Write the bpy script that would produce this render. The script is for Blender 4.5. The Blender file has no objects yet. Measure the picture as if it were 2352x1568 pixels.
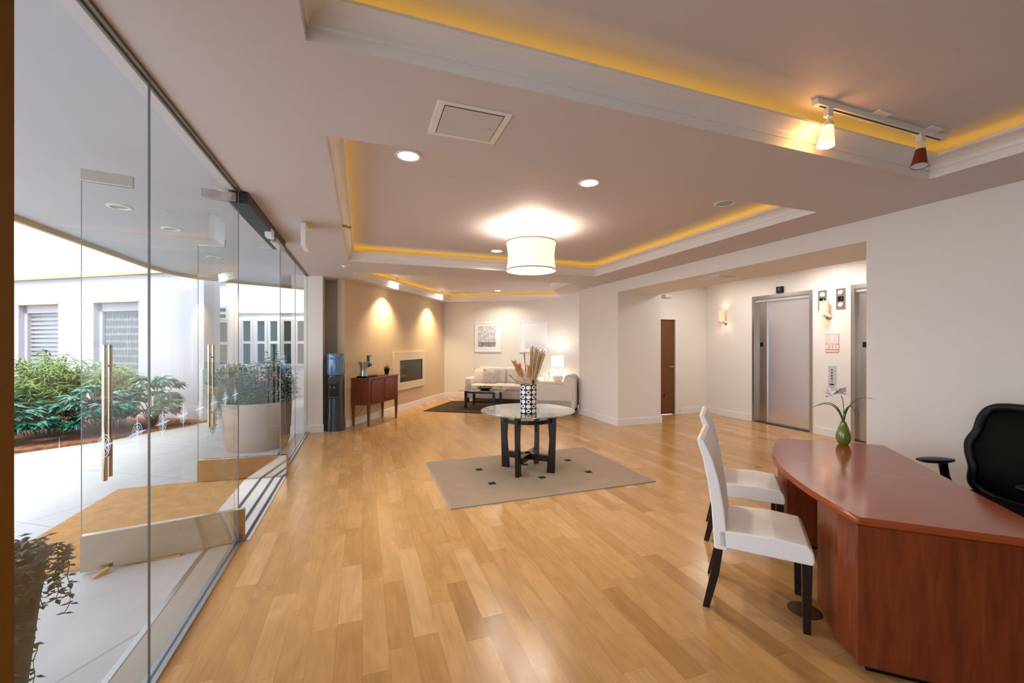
import bpy, bmesh, math, random
from mathutils import Vector, Matrix
random.seed(7)
PI=math.pi
S=bpy.context.scene; C=S.collection
# ------------------------------------------------------------ camera
cam=bpy.data.cameras.new('camera'); cam.sensor_width=36; cam.lens=36*955/2352; cam.shift_y=6/2352
cam.clip_start=.02
co=bpy.data.objects.new('camera',cam); C.objects.link(co)
co.location=(0,0,1.55); co.rotation_euler=(PI/2,0,math.radians(-19.8)); S.camera=co
# ------------------------------------------------------------ world, sun, exposure
w=bpy.data.worlds.new('sky'); S.world=w; w.use_nodes=True
bg=w.node_tree.nodes['Background']; bg.inputs[0].default_value=(.77,.85,1.0,1); bg.inputs[1].default_value=3.0
sl=bpy.data.lights.new('sun','SUN'); sl.energy=4.0; sl.angle=math.radians(24); sl.color=(1,.95,.86)
so=bpy.data.objects.new('sun',sl); C.objects.link(so)
so.rotation_euler=Vector((-.15,-.48,.86)).to_track_quat('Z','Y').to_euler()
S.view_settings.view_transform='Standard'; S.view_settings.look='None'; S.view_settings.gamma=1
S.view_settings.use_curve_mapping=False; S.view_settings.exposure=0.50
def area(name,loc,direction,sx,sy,power,color,shape='RECTANGLE',spread=PI,rotz=None):
    l=bpy.data.lights.new(name,'AREA'); l.shape=shape; l.size=sx
    if shape in('RECTANGLE','ELLIPSE'): l.size_y=sy
    l.energy=power; l.color=color; l.spread=spread
    o=bpy.data.objects.new(name,l); C.objects.link(o); o.location=loc
    d=Vector(direction)
    if rotz is None: o.rotation_euler=d.to_track_quat('-Z','Y').to_euler()
    else:
        o.rotation_euler=(PI if d.z>0 else 0,0,rotz)
    return o
WARM=(1,.80,.58)
# ------------------------------------------------------------ materials
def nt(m): return m.node_tree.nodes,m.node_tree.links
def mat(name,col,rough=.5,metal=0,spec=.5,emis=None,es=0,bump=0,bscale=40,var=0,vscale=3,coat=0):
    m=bpy.data.materials.new(name); m.use_nodes=True; n,l=nt(m); b=n['Principled BSDF']
    b.inputs['Base Color'].default_value=(*col,1); b.inputs['Roughness'].default_value=rough
    b.inputs['Metallic'].default_value=metal; b.inputs['Specular IOR Level'].default_value=spec
    if coat: b.inputs['Coat Weight'].default_value=coat; b.inputs['Coat Roughness'].default_value=.08
    if emis: b.inputs['Emission Color'].default_value=(*emis,1); b.inputs['Emission Strength'].default_value=es
    if var or bump:
        tc=n.new('ShaderNodeTexCoord')
    if var:
        no=n.new('ShaderNodeTexNoise'); no.inputs['Scale'].default_value=vscale; no.inputs['Detail'].default_value=5
        l.new(tc.outputs['Object'],no.inputs['Vector'])
        r=n.new('ShaderNodeValToRGB'); r.color_ramp.elements[0].position=.3; r.color_ramp.elements[1].position=.7
        r.color_ramp.elements[0].color=(*[c*(1-var) for c in col],1); r.color_ramp.elements[1].color=(*[min(1,c*(1+var)) for c in col],1)
        l.new(no.outputs['Fac'],r.inputs['Fac']); l.new(r.outputs['Color'],b.inputs['Base Color'])
    if bump:
        nb=n.new('ShaderNodeTexNoise'); nb.inputs['Scale'].default_value=bscale; nb.inputs['Detail'].default_value=3
        l.new(tc.outputs['Object'],nb.inputs['Vector'])
        bp=n.new('ShaderNodeBump'); bp.inputs['Strength'].default_value=bump; bp.inputs['Distance'].default_value=.01
        l.new(nb.outputs['Fac'],bp.inputs['Height']); l.new(bp.outputs['Normal'],b.inputs['Normal'])
    return m
def woodmat(name,c1,c2,axis=2,rough=.3,scale=(9,9,.9),coat=.3):
    m=bpy.data.materials.new(name); m.use_nodes=True; n,l=nt(m); b=n['Principled BSDF']
    tc=n.new('ShaderNodeTexCoord'); mp=n.new('ShaderNodeMapping'); mp.inputs['Scale'].default_value=scale
    l.new(tc.outputs['Object'],mp.inputs['Vector'])
    no=n.new('ShaderNodeTexNoise'); no.inputs['Scale'].default_value=1.6; no.inputs['Detail'].default_value=8; no.inputs['Distortion'].default_value=1.3
    l.new(mp.outputs[0],no.inputs['Vector'])
    n2=n.new('ShaderNodeTexNoise'); n2.inputs['Scale'].default_value=7; n2.inputs['Detail'].default_value=4
    l.new(mp.outputs[0],n2.inputs['Vector'])
    mx=n.new('ShaderNodeMix'); mx.data_type='FLOAT'; mx.inputs[0].default_value=.35
    l.new(no.outputs['Fac'],mx.inputs[2]); l.new(n2.outputs['Fac'],mx.inputs[3])
    r=n.new('ShaderNodeValToRGB'); r.color_ramp.elements[0].position=.32; r.color_ramp.elements[1].position=.68
    r.color_ramp.elements[0].color=(*c1,1); r.color_ramp.elements[1].color=(*c2,1)
    l.new(mx.outputs[0],r.inputs['Fac']); l.new(r.outputs['Color'],b.inputs['Base Color'])
    b.inputs['Roughness'].default_value=rough
    b.inputs['Coat Weight'].default_value=coat; b.inputs['Coat Roughness'].default_value=.06
    return m
def glassmat(name,tint=(.97,.99,.985),f0=1.0,ior=1.5):
    m=bpy.data.materials.new(name); m.use_nodes=True; n,l=nt(m)
    for x in list(n):
        if x.type!='OUTPUT_MATERIAL': n.remove(x)
    out=[x for x in n if x.type=='OUTPUT_MATERIAL'][0]
    t=n.new('ShaderNodeBsdfTransparent'); t.inputs[0].default_value=(*tint,1)
    g=n.new('ShaderNodeBsdfGlossy'); g.inputs['Roughness'].default_value=.0; g.inputs['Color'].default_value=(f0,f0,f0,1)
    fr=n.new('ShaderNodeFresnel'); fr.inputs['IOR'].default_value=ior
    geo=n.new('ShaderNodeNewGeometry')
    fk=math_node(n,l,'MULTIPLY',fr.outputs[0],math_node(n,l,'SUBTRACT',1.0,geo.outputs['Backfacing']))
    mx=n.new('ShaderNodeMixShader'); l.new(fk,mx.inputs[0]); l.new(t.outputs[0],mx.inputs[1]); l.new(g.outputs[0],mx.inputs[2])
    l.new(mx.outputs[0],out.inputs['Surface']); return m
def math_node(n,l,op,a,b=None,c=None):
    x=n.new('ShaderNodeMath'); x.operation=op
    for i,v in enumerate((a,b,c)):
        if v is None: continue
        if isinstance(v,(int,float)): x.inputs[i].default_value=v
        else: l.new(v,x.inputs[i])
    return x.outputs[0]
def floor_material():
    m=bpy.data.materials.new('maple_planks'); m.use_nodes=True; n,l=nt(m); b=n['Principled BSDF']
    tc=n.new('ShaderNodeTexCoord'); sp=n.new('ShaderNodeSeparateXYZ'); l.new(tc.outputs['Object'],sp.inputs[0])
    M=lambda *a: math_node(n,l,*a)
    W=.128
    xr=M('DIVIDE',sp.outputs[0],W); row=M('FLOOR',xr); fx=M('FRACT',xr)
    wn=n.new('ShaderNodeTexWhiteNoise'); wn.noise_dimensions='1D'; l.new(row,wn.inputs['W'])
    yy=M('ADD',M('DIVIDE',sp.outputs[1],M('ADD',M('MULTIPLY',wn.outputs['Value'],.5),.55)),M('MULTIPLY',wn.outputs['Value'],37.))
    seg=M('FLOOR',yy); fy=M('FRACT',yy)
    cb=n.new('ShaderNodeCombineXYZ'); l.new(row,cb.inputs[0]); l.new(seg,cb.inputs[1])
    w2=n.new('ShaderNodeTexWhiteNoise'); w2.noise_dimensions='2D'; l.new(cb.outputs[0],w2.inputs['Vector'])
    r=n.new('ShaderNodeValToRGB'); cr=r.color_ramp
    cols=[(0,(.41,.205,.066)),(.08,(.49,.26,.088)),(.5,(.53,.29,.103)),(.85,(.57,.325,.125)),(1,(.62,.375,.165))]
    cr.elements[0].position=cols[0][0]; cr.elements[0].color=(*cols[0][1],1)
    cr.elements[1].position=1; cr.elements[1].color=(*cols[-1][1],1)
    for p,c in cols[1:-1]:
        e=cr.elements.new(p); e.color=(*c,1)
    l.new(w2.outputs['Value'],r.inputs['Fac'])
    # grain, shifted per plank
    off=n.new('ShaderNodeVectorMath'); off.operation='MULTIPLY'; l.new(w2.outputs['Color'],off.inputs[0]); off.inputs[1].default_value=(9,9,9)
    sc=n.new('ShaderNodeVectorMath'); sc.operation='MULTIPLY'; l.new(tc.outputs['Object'],sc.inputs[0]); sc.inputs[1].default_value=(1,.07,1)
    ad=n.new('ShaderNodeVectorMath'); ad.operation='ADD'; l.new(sc.outputs[0],ad.inputs[0]); l.new(off.outputs[0],ad.inputs[1])
    g=n.new('ShaderNodeTexNoise'); g.inputs['Scale'].default_value=55; g.inputs['Detail'].default_value=6; g.inputs['Distortion'].default_value=.6; l.new(ad.outputs[0],g.inputs['Vector'])
    sc2=n.new('ShaderNodeVectorMath'); sc2.operation='MULTIPLY'; l.new(tc.outputs['Object'],sc2.inputs[0]); sc2.inputs[1].default_value=(1,.35,1)
    ad2=n.new('ShaderNodeVectorMath'); ad2.operation='ADD'; l.new(sc2.outputs[0],ad2.inputs[0]); l.new(off.outputs[0],ad2.inputs[1])
    g2=n.new('ShaderNodeTexNoise'); g2.inputs['Scale'].default_value=6; g2.inputs['Detail'].default_value=5; g2.inputs['Distortion'].default_value=1.5; l.new(ad2.outputs[0],g2.inputs['Vector'])
    gr=M('ADD',M('MULTIPLY',M('SUBTRACT',g.outputs['Fac'],.5),.34),M('MULTIPLY',M('SUBTRACT',g2.outputs['Fac'],.5),.55))
    k=M('ADD',gr,1.0)
    # seams
    ex=M('MINIMUM',fx,M('SUBTRACT',1,fx)); ey=M('MINIMUM',fy,M('SUBTRACT',1,fy))
    sx=M('GREATER_THAN',ex,.009); sy=M('GREATER_THAN',ey,.0016)
    seam=M('ADD',M('MULTIPLY',M('MULTIPLY',sx,sy),.28),.72)
    v=n.new('ShaderNodeVectorMath'); v.operation='SCALE'; l.new(r.outputs['Color'],v.inputs[0]); l.new(M('MULTIPLY',k,seam),v.inputs['Scale'])
    l.new(v.outputs[0],b.inputs['Base Color'])
    b.inputs['Roughness'].default_value=.24; b.inputs['Specular IOR Level'].default_value=.5
    l.new(M('ADD',M('MULTIPLY',g2.outputs['Fac'],.14),.16),b.inputs['Roughness'])
    bp=n.new('ShaderNodeBump'); bp.inputs['Strength'].default_value=.06; bp.inputs['Distance'].default_value=.004
    l.new(M('MULTIPLY',sx,sy),bp.inputs['Height']); l.new(bp.outputs['Normal'],b.inputs['Normal'])
    return m
def vase_material():
    m=bpy.data.materials.new('dotted_glaze'); m.use_nodes=True; n,l=nt(m); b=n['Principled BSDF']
    tc=n.new('ShaderNodeTexCoord'); sp=n.new('ShaderNodeSeparateXYZ'); l.new(tc.outputs['Object'],sp.inputs[0])
    M=lambda *a: math_node(n,l,*a)
    a=M('MULTIPLY',M('ARCTAN2',sp.outputs[1],sp.outputs[0]),9/(2*PI)); a=M('ADD',a,20.3)
    z=M('MULTIPLY',sp.outputs[2],1/.0545)
    fa=M('SUBTRACT',M('FRACT',a),.5); fz=M('SUBTRACT',M('FRACT',z),.5)
    d=M('SQRT',M('ADD',M('MULTIPLY',fa,fa),M('MULTIPLY',fz,fz)))
    par=M('MODULO',M('ADD',M('FLOOR',a),M('FLOOR',z)),2.0)
    disc=M('LESS_THAN',d,.43); hole=M('MULTIPLY',M('LESS_THAN',d,.2),M('GREATER_THAN',par,.5))
    f=M('SUBTRACT',disc,hole)
    mx=n.new('ShaderNodeMix'); mx.data_type='RGBA'; l.new(f,mx.inputs[0]); mx.inputs[6].default_value=(.012,.011,.012,1); mx.inputs[7].default_value=(.82,.80,.78,1)
    l.new(mx.outputs[2],b.inputs['Base Color']); b.inputs['Roughness'].default_value=.25
    return m
def tile_ground():
    m=bpy.data.materials.new('pale_concrete'); m.use_nodes=True; n,l=nt(m); b=n['Principled BSDF']
    tc=n.new('ShaderNodeTexCoord'); mp=n.new('ShaderNodeMapping'); mp.inputs['Rotation'].default_value=(0,0,math.radians(33.7)); l.new(tc.outputs['Object'],mp.inputs[0])
    sp=n.new('ShaderNodeSeparateXYZ'); l.new(mp.outputs[0],sp.inputs[0]); M=lambda *a: math_node(n,l,*a)
    fx=M('FRACT',M('DIVIDE',sp.outputs[0],1.25)); fy=M('FRACT',M('DIVIDE',sp.outputs[1],1.25))
    s=M('MULTIPLY',M('GREATER_THAN',M('MINIMUM',fx,M('SUBTRACT',1,fx)),.006),M('GREATER_THAN',M('MINIMUM',fy,M('SUBTRACT',1,fy)),.006))
    no=n.new('ShaderNodeTexNoise'); no.inputs['Scale'].default_value=3; no.inputs['Detail'].default_value=8; l.new(tc.outputs['Object'],no.inputs[0])
    k=M('MULTIPLY',M('ADD',M('MULTIPLY',s,.3),.7),M('ADD',M('MULTIPLY',no.outputs['Fac'],.3),.83))
    v=n.new('ShaderNodeVectorMath'); v.operation='SCALE'; v.inputs[0].default_value=(.41,.40,.40); l.new(k,v.inputs['Scale'])
    l.new(v.outputs[0],b.inputs['Base Color']); b.inputs['Roughness'].default_value=.55
    return m
def brushed(name,col,rough):
    m=mat(name,col,rough,1); n,l=nt(m); b=n['Principled BSDF']
    tc=n.new('ShaderNodeTexCoord'); mp=n.new('ShaderNodeMapping'); mp.inputs['Scale'].default_value=(60,60,1.2); l.new(tc.outputs['Object'],mp.inputs[0])
    no=n.new('ShaderNodeTexNoise'); no.inputs['Scale'].default_value=6; l.new(mp.outputs[0],no.inputs[0])
    bp=n.new('ShaderNodeBump'); bp.inputs['Strength'].default_value=.12; bp.inputs['Distance'].default_value=.002; l.new(no.outputs['Fac'],bp.inputs['Height']); l.new(bp.outputs[0],b.inputs['Normal'])
    return m
WALL=mat('wall_paint',(.83,.79,.735),.6,bump=.03,bscale=120)
CEIL=mat('ceiling_paint',(.63,.575,.585),.6,bump=.02,bscale=120)
WALL2=mat('tan_wall_paint',(.68,.53,.35),.6,bump=.03,bscale=120)
TRIM=mat('white_trim',(.84,.82,.80),.35)
FLOOR=floor_material()
BROWN=mat('brown_post',(.17,.072,.004),.7,spec=.15)  # one dark brown over the whole post
CONC=tile_ground()
COIR=mat('coir_mat',(.44,.22,.065),.95,bump=.5,bscale=90,var=.16,vscale=9)
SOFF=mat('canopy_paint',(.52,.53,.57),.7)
EXTW=mat('exterior_shaded_render',(.37,.36,.40),.8,bump=.05,bscale=60)  # white wall's shade is put into this greyer copy
EXTB=mat('exterior_sunny_render',(.90,.90,.90),.8)  # sunlit copy of the white render, brightness put into the colour
TAN=mat('tan_trim',(.45,.36,.20),.7)
LOUV=mat('grey_louvre',(.27,.28,.30),.6)
DARKG=mat('dark_glass',(.035,.075,.06),.1,spec=.8)
GLASS=glassmat('clear_glass')
TGLASS=glassmat('table_glass',(.80,.88,.85),1.0,3.4)
CHROME=mat('polished_steel',(.50,.42,.32),.09,1)  # brown tint stands in for the darker reflections on the door rails
STEEL=brushed('brushed_steel',(.80,.82,.90),.22); STEEL.node_tree.nodes['Principled BSDF'].inputs['Metallic'].default_value=.88
STEELD=brushed('brushed_steel_dark',(.50,.46,.42),.27)
NICK=mat('satin_nickel',(.66,.62,.56),.22,1)
ALU=mat('aluminium_channel',(.50,.53,.56),.3,1)
BLACKM=mat('black_metal',(.015,.015,.015),.4)
BLACK=mat('black_plastic',(.004,.004,.004),.4,spec=.25)
MESH=mat('black_mesh',(.010,.010,.007),.85,spec=.1,bump=.4,bscale=500)
ETCH=bpy.data.materials.new('etched_film'); ETCH.use_nodes=True; _n,_l=nt(ETCH)
_t=_n.new('ShaderNodeBsdfTransparent'); _u=_n.new('ShaderNodeBsdfTranslucent'); _u.inputs[0].default_value=(.80,.84,.92,1); _m=_n.new('ShaderNodeMixShader'); _m.inputs[0].default_value=.45
_l.new(_t.outputs[0],_m.inputs[1]); _l.new(_u.outputs[0],_m.inputs[2]); _l.new(_m.outputs[0],_n['Material Output'].inputs['Surface'])
CHERRY=woodmat('cherry_wood',(.115,.018,.004),(.25,.050,.012),rough=.33,coat=.1)
CHERRYT=mat('cherry_top',(.33,.068,.016),.14,spec=.5,var=.012,vscale=2)
_n,_l=nt(CHERRYT); _mp=_n.new('ShaderNodeMapping'); _mp.inputs['Scale'].default_value=(1.0,9,1); _tn=[x for x in _n if x.type=='TEX_NOISE'][0]; _tc=[x for x in _n if x.type=='TEX_COORD'][0]
_l.new(_tc.outputs['Object'],_mp.inputs[0]); _l.new(_mp.outputs[0],_tn.inputs['Vector'])
MAHOG=woodmat('mahogany_wood',(.12,.026,.010),(.24,.055,.020),rough=.3,scale=(8,8,.8))
ESPR=woodmat('espresso_wood',(.008,.004,.003),(.020,.010,.008),rough=.3,coat=0)
ESPR.node_tree.nodes['Principled BSDF'].inputs['Specular IOR Level'].default_value=.3
DOORW=woodmat('walnut_door',(.13,.045,.009),(.19,.066,.014),rough=.45,coat=0)
LEATH=mat('cream_leather',(.88,.83,.78),.42,bump=.06,bscale=70)
SOFA=mat('cream_upholstery',(.74,.66,.58),.85,bump=.2,bscale=200)
PILLW=mat('pillow_cream',(.76,.67,.56),.9,bump=.2,bscale=200)
RUG=mat('taupe_rug',(.36,.26,.18),.95,bump=.5,bscale=300,var=.05,vscale=6)
RUGE=mat('rug_binding',(.34,.29,.26),.9)
DRUG=mat('brown_shag',(.080,.050,.032),1,bump=1,bscale=60,var=.5,vscale=16)
DRUG.node_tree.nodes['Principled BSDF'].inputs['Specular IOR Level'].default_value=.1
DRUGE=mat('brown_rug_edge',(.05,.03,.02),1)
BLKSQ=mat('black_square',(.006,.006,.006),.9)
SHADE=mat('lit_linen_shade',(.85,.74,.62),.8,emis=(1,.80,.64),es=.62)
SHADEB=mat('linen_binding',(.55,.42,.30),.8)
GLOW=mat('lit_diffuser',(1,1,1),.5,emis=(1,.94,.85),es=3.5)
GLOWG=mat('lit_amber_glass',(1,.8,.4),.3,emis=(1,.62,.18),es=2.2)
BULB=mat('lit_bulb',(1,1,1),.3,emis=(1,.9,.7),es=14)
CANLIT=mat('lit_reflector',(1,1,1),.3,emis=(1,.95,.88),es=6)
AMBERD=mat('red_glass_shade',(.16,.025,.012),.15)
SCON=mat('sconce_linen',(.74,.60,.42),.8,emis=(1,.68,.42),es=.22)
LAMPW=mat('white_lampshade',(.95,.92,.88),.7,emis=(1,.95,.9),es=1.3)
LAMPB=mat('cream_ceramic',(.72,.64,.50),.3)
GREENC=mat('green_ceramic',(.17,.23,.035),.12,coat=.6,var=.2,vscale=30)
LEAFD=mat('dark_leaf',(.035,.075,.018),.35)
LEAFM=mat('mid_leaf',(.10,.27,.03),.45,var=.35,vscale=7)
LEAFY=mat('bamboo_leaf',(.10,.17,.018),.5,var=.35,vscale=5)
LEAFB=mat('glossy_blue_leaf',(.018,.11,.065),.18,spec=.8,var=.4,vscale=4)
LEAFC=mat('camellia_leaf',(.020,.085,.012),.25,var=.3,vscale=7)
LEAFI=mat('ivy_leaf',(.022,.040,.010),.45,spec=.3)
LEAFT=mat('trailing_blue_green_leaf',(.16,.32,.27),.5)
STEM=mat('brown_stem',(.12,.07,.035),.8)
PINK=mat('pink_petal',(.85,.22,.25),.6)
WHITEP=mat('white_petal',(.95,.93,.92),.6)
MULCH=mat('bark_mulch',(.20,.075,.03),.95,bump=1,bscale=25,var=.6,vscale=18)
POTB=mat('beige_planter',(.33,.24,.18),.6,var=.05)
POTD=mat('olive_planter',(.028,.021,.011),.7,spec=.2)
WATERB=mat('blue_bottle',(.10,.20,.34),.12,spec=.7,coat=.5)
COOL=mat('graphite_plastic',(.035,.045,.055),.22,coat=.4)
SILV=mat('silver_metal',(.42,.44,.47),.25,.9)
REDW=mat('red_plastic',(.5,.03,.02),.4)
REED=mat('dried_reed',(.36,.24,.11),.8,var=.35,vscale=60)
PLUME=mat('dried_plume',(.74,.42,.17),.9)
WHEAT=mat('dried_wheat',(.60,.46,.30),.9)
MATTE=mat('white_mat_board',(.90,.90,.92),.6)
WFRAME=mat('white_frame',(.86,.87,.90),.4)
PLATEW=mat('white_plastic',(.82,.82,.80),.4)
GREYLT=mat('light_grey_panel',(.60,.58,.58),.5)
RED=mat('red_print',(.80,.16,.08),.6)
LED=mat('green_led',(.1,.9,.2),.4,emis=(.1,1,.2),es=2)
GOLDR=mat('gold_rim',(.70,.48,.20),.3,.7)
FBOX=mat('fireplace_glass',(.010,.011,.010),.08,spec=.6)
FSUR=mat('fireplace_surround',(.74,.60,.43),.45)
OUTB=mat('bronze_plate',(.10,.055,.028),.5,.3)
PILN=mat('dark_void',(.02,.02,.02),.8)
# printed picture materials
def print_mat(name,kind):
    m=bpy.data.materials.new(name); m.use_nodes=True; n,l=nt(m); b=n['Principled BSDF']
    tc=n.new('ShaderNodeTexCoord'); no=n.new('ShaderNodeTexNoise'); no.inputs['Scale'].default_value=14; no.inputs['Detail'].default_value=6
    l.new(tc.outputs['Object'],no.inputs[0]); sp=n.new('ShaderNodeSeparateXYZ'); l.new(tc.outputs['Object'],sp.inputs[0])
    M=lambda *a: math_node(n,l,*a); z=sp.outputs[2]
    if kind==0: v=M('ADD',M('MULTIPLY',no.outputs['Fac'],1.1),M('MULTIPLY',M('GREATER_THAN',z,-.14),.35)); v=M('SUBTRACT',v,.35)
    else: v=M('ADD',M('MULTIPLY',no.outputs['Fac'],.35),M('ADD',M('MULTIPLY',z,1.2),.62))
    r=n.new('ShaderNodeValToRGB'); r.color_ramp.elements[0].color=(.22,.22,.24,1) if kind==0 else (.55,.57,.68,1)
    r.color_ramp.elements[1].color=(.86,.86,.88,1); r.color_ramp.elements[0].position=.15; r.color_ramp.elements[1].position=.75
    l.new(v,r.inputs[0]); l.new(r.outputs[0],b.inputs['Base Color']); b.inputs['Roughness'].default_value=.5
    return m
def script_pillow():
    m=bpy.data.materials.new('printed_pillow'); m.use_nodes=True; n,l=nt(m); b=n['Principled BSDF']
    tc=n.new('ShaderNodeTexCoord'); wv=n.new('ShaderNodeTexWave'); wv.bands_direction='Z'; wv.inputs['Scale'].default_value=9; wv.inputs['Distortion'].default_value=9; wv.inputs['Detail Scale'].default_value=7; wv.inputs['Detail'].default_value=3
    l.new(tc.outputs['Object'],wv.inputs[0])
    r=n.new('ShaderNodeValToRGB'); r.color_ramp.elements[0].position=.12; r.color_ramp.elements[1].position=.30
    r.color_ramp.elements[0].color=(.16,.13,.13,1); r.color_ramp.elements[1].color=(.66,.58,.50,1)
    l.new(wv.outputs['Fac'],r.inputs[0]); l.new(r.outputs[0],b.inputs['Base Color']); b.inputs['Roughness'].default_value=.9
    return m
PRINTP=script_pillow()
# ------------------------------------------------------------ mesh helpers
class MB:
    def __init__(s): s.bm=bmesh.new()
    def box(s,x0,x1,y0,y1,z0,z1):
        r=bmesh.ops.create_cube(s.bm,size=1)['verts']
        bmesh.ops.scale(s.bm,vec=(x1-x0,y1-y0,z1-z0),verts=r); bmesh.ops.translate(s.bm,vec=((x0+x1)/2,(y0+y1)/2,(z0+z1)/2),verts=r); return s
    def prism(s,pts,z0,z1):
        a=[s.bm.verts.new((x,y,z0)) for x,y in pts]; b=[s.bm.verts.new((x,y,z1)) for x,y in pts]; k=len(pts)
        s.bm.faces.new(a[::-1]); s.bm.faces.new(b)
        for i in range(k): s.bm.faces.new((a[i],a[(i+1)%k],b[(i+1)%k],b[i]))
        return s
    def extr(s,prof,axis,a0,a1):     # closed profile extruded along x or y; prof in the other two axes
        def P(p,t): return (t,p[0],p[1]) if axis=='x' else (p[0],t,p[1])
        a=[s.bm.verts.new(P(p,a0)) for p in prof]; b=[s.bm.verts.new(P(p,a1)) for p in prof]; k=len(prof)
        s.bm.faces.new(a); s.bm.faces.new(b[::-1])
        for i in range(k): s.bm.faces.new((a[i],b[i],b[(i+1)%k],a[(i+1)%k]))
        return s
    def lathe(s,prof,n=32,c=(0,0)):
        rings=[]
        for r,z in prof:
            if r<1e-5: rings.append([s.bm.verts.new((c[0],c[1],z))])
            else: rings.append([s.bm.verts.new((c[0]+r*math.cos(2*PI*i/n),c[1]+r*math.sin(2*PI*i/n),z)) for i in range(n)])
        for a,b in zip(rings,rings[1:]):
            for i in range(n):
                j=(i+1)%n
                if len(a)==1 and len(b)==1: continue
                if len(a)==1: s.bm.faces.new((a[0],b[j],b[i]))
                elif len(b)==1: s.bm.faces.new((a[i],a[j],b[0]))
                else: s.bm.faces.new((a[i],a[j],b[j],b[i]))
        return s
    def tube(s,pts,r,n=8,sq=False,ref=(0,0,1)):
        pts=[Vector(p) for p in pts]; rs=r if isinstance(r,(list,tuple)) else [r]*len(pts); rings=[]
        up=Vector(ref)
        for i,p in enumerate(pts):
            t=(pts[min(i+1,len(pts)-1)]-pts[max(i-1,0)]).normalized()
            a=t.cross(up)
            if a.length<.05: a=t.cross(Vector((0,1,0)))
            a.normalize(); b=a.cross(t).normalized()
            rings.append([s.bm.verts.new(p+rs[i]*(a*math.cos(2*PI*k/n+(PI/n if sq else 0))+b*math.sin(2*PI*k/n+(PI/n if sq else 0)))) for k in range(n)])
        for a,b in zip(rings,rings[1:]):
            for k in range(n): s.bm.faces.new((a[k],a[(k+1)%n],b[(k+1)%n],b[k]))
        s.bm.faces.new(rings[0][::-1]); s.bm.faces.new(rings[-1]); return s
    def leaf(s,p,d,up,L,Wd,bend=.25):
        d=Vector(d).normalized(); sd=d.cross(Vector(up))
        if sd.length<.05: sd=Vector((1,0,0))
        sd.normalize(); nn=sd.cross(d); p=Vector(p)
        v=[s.bm.verts.new(q) for q in (p,p+d*L*.45+sd*Wd*.5-nn*bend*L*.05,p+d*L-nn*bend*L*.6,p+d*L*.45-sd*Wd*.5-nn*bend*L*.05,p+d*L*.5+nn*Wd*.12)]
        for a,b in ((0,1),(1,2),(2,3),(3,0)): s.bm.faces.new((v[a],v[b],v[4]))
        return s
    def build(s,name,m,parent=None,smooth=False,bevel=0,seg=2,loc=None,rz=0,**tags):
        bmesh.ops.recalc_face_normals(s.bm,faces=s.bm.faces)
        me=bpy.data.meshes.new(name); s.bm.to_mesh(me); s.bm.free(); o=bpy.data.objects.new(name,me); C.objects.link(o)
        for x in (m if isinstance(m,(list,tuple)) else [m]): me.materials.append(x)
        if smooth:
            for p in me.polygons: p.use_smooth=True
            md=o.modifiers.new('n','EDGE_SPLIT'); md.split_angle=math.radians(40)
        if bevel:
            b=o.modifiers.new('b','BEVEL'); b.width=bevel; b.segments=seg; b.limit_method='ANGLE'
        if parent: o.parent=parent
        if loc: o.location=loc
        if rz: o.rotation_euler.z=rz
        for k,v in tags.items(): o[k]=v
        return o
def thing(name,label,cat,loc=(0,0,0),rz=0,group=None):
    o=bpy.data.objects.new(name,None); C.objects.link(o); o.location=loc; o.rotation_euler=(0,0,rz)
    o['label']=label; o['category']=cat
    if group: o['group']=group
    return o
def tag(o,label,cat,group=None):
    o['label']=label; o['category']=cat
    if group: o['group']=group
    return o
def copy_tree(o,parent=None):
    c=o.copy(); C.objects.link(c)
    if parent: c.parent=parent
    for ch in [x for x in bpy.data.objects if x.parent==o]: copy_tree(ch,c)
    return c
def st(o): o['kind']='structure'; return o
def rbox(x0,x1,y0,y1,z0,z1,r=.04,seg=4):
    m=MB(); m.box(x0,x1,y0,y1,z0,z1)
    bmesh.ops.bevel(m.bm,geom=list(m.bm.edges),offset=r,segments=seg,affect='EDGES',profile=.5); return m
# living-area frame: U runs right along the far wall, V towards it (wall turned 33.7 degrees)
V=Vector((.5548,.8320)); U=Vector((.8320,-.5548)); VA=math.atan2(V.y,V.x); UA=math.atan2(U.y,U.x)
F0=Vector((-.31,8.31)); F1=Vector((2.27,12.18))          # fireplace wall
G1=F1+U*4.09
# ------------------------------------------------------------ floor and walls
st(MB().prism([(-.95,-5),(9,-5),(9,13.5),(-.95,13.5)],-.1,0).build('floor',FLOOR))
H=3.15
st(MB().box(-.96,-.66,8.05,8.75,0,H).build('wall_pillar',WALL))
st(MB().prism([(-.96,8.75),(-.3,8.75),tuple(F0+V*.62-U*.02),tuple(F0+V*.62-U*.6),(-.96,9.2)],0,H).build('wall_niche',WALL))
a=F0; st(MB().prism([tuple(F0),tuple(F1),tuple(F1-U*.15+V*.15),tuple(F0-U*.15)],0,H).build('wall_fireplace',WALL2))
st(MB().prism([tuple(F1-U*.1),tuple(G1+U*.3),tuple(G1+U*.3+V*.15),tuple(F1-U*.1+V*.15)],0,H).build('wall_back',WALL))
st(MB().prism([(4.56,6.735),(5.55,6.735),(5.55,9.725),(4.56,8.24)],0,H).build('wall_centre',WALL))
st(MB().prism([(5.55,9.5),(5.9,9.5),(5.9,10.2),(5.62,10.05)],0,H).build('wall_corner',WALL))
st(MB().box(4.56,5.55,-5,2.607,0,H).build('wall_right',WALL))
st(MB().box(4.56,5.55,2.607,6.735,2.54,H).build('wall_header',WALL))
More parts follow.
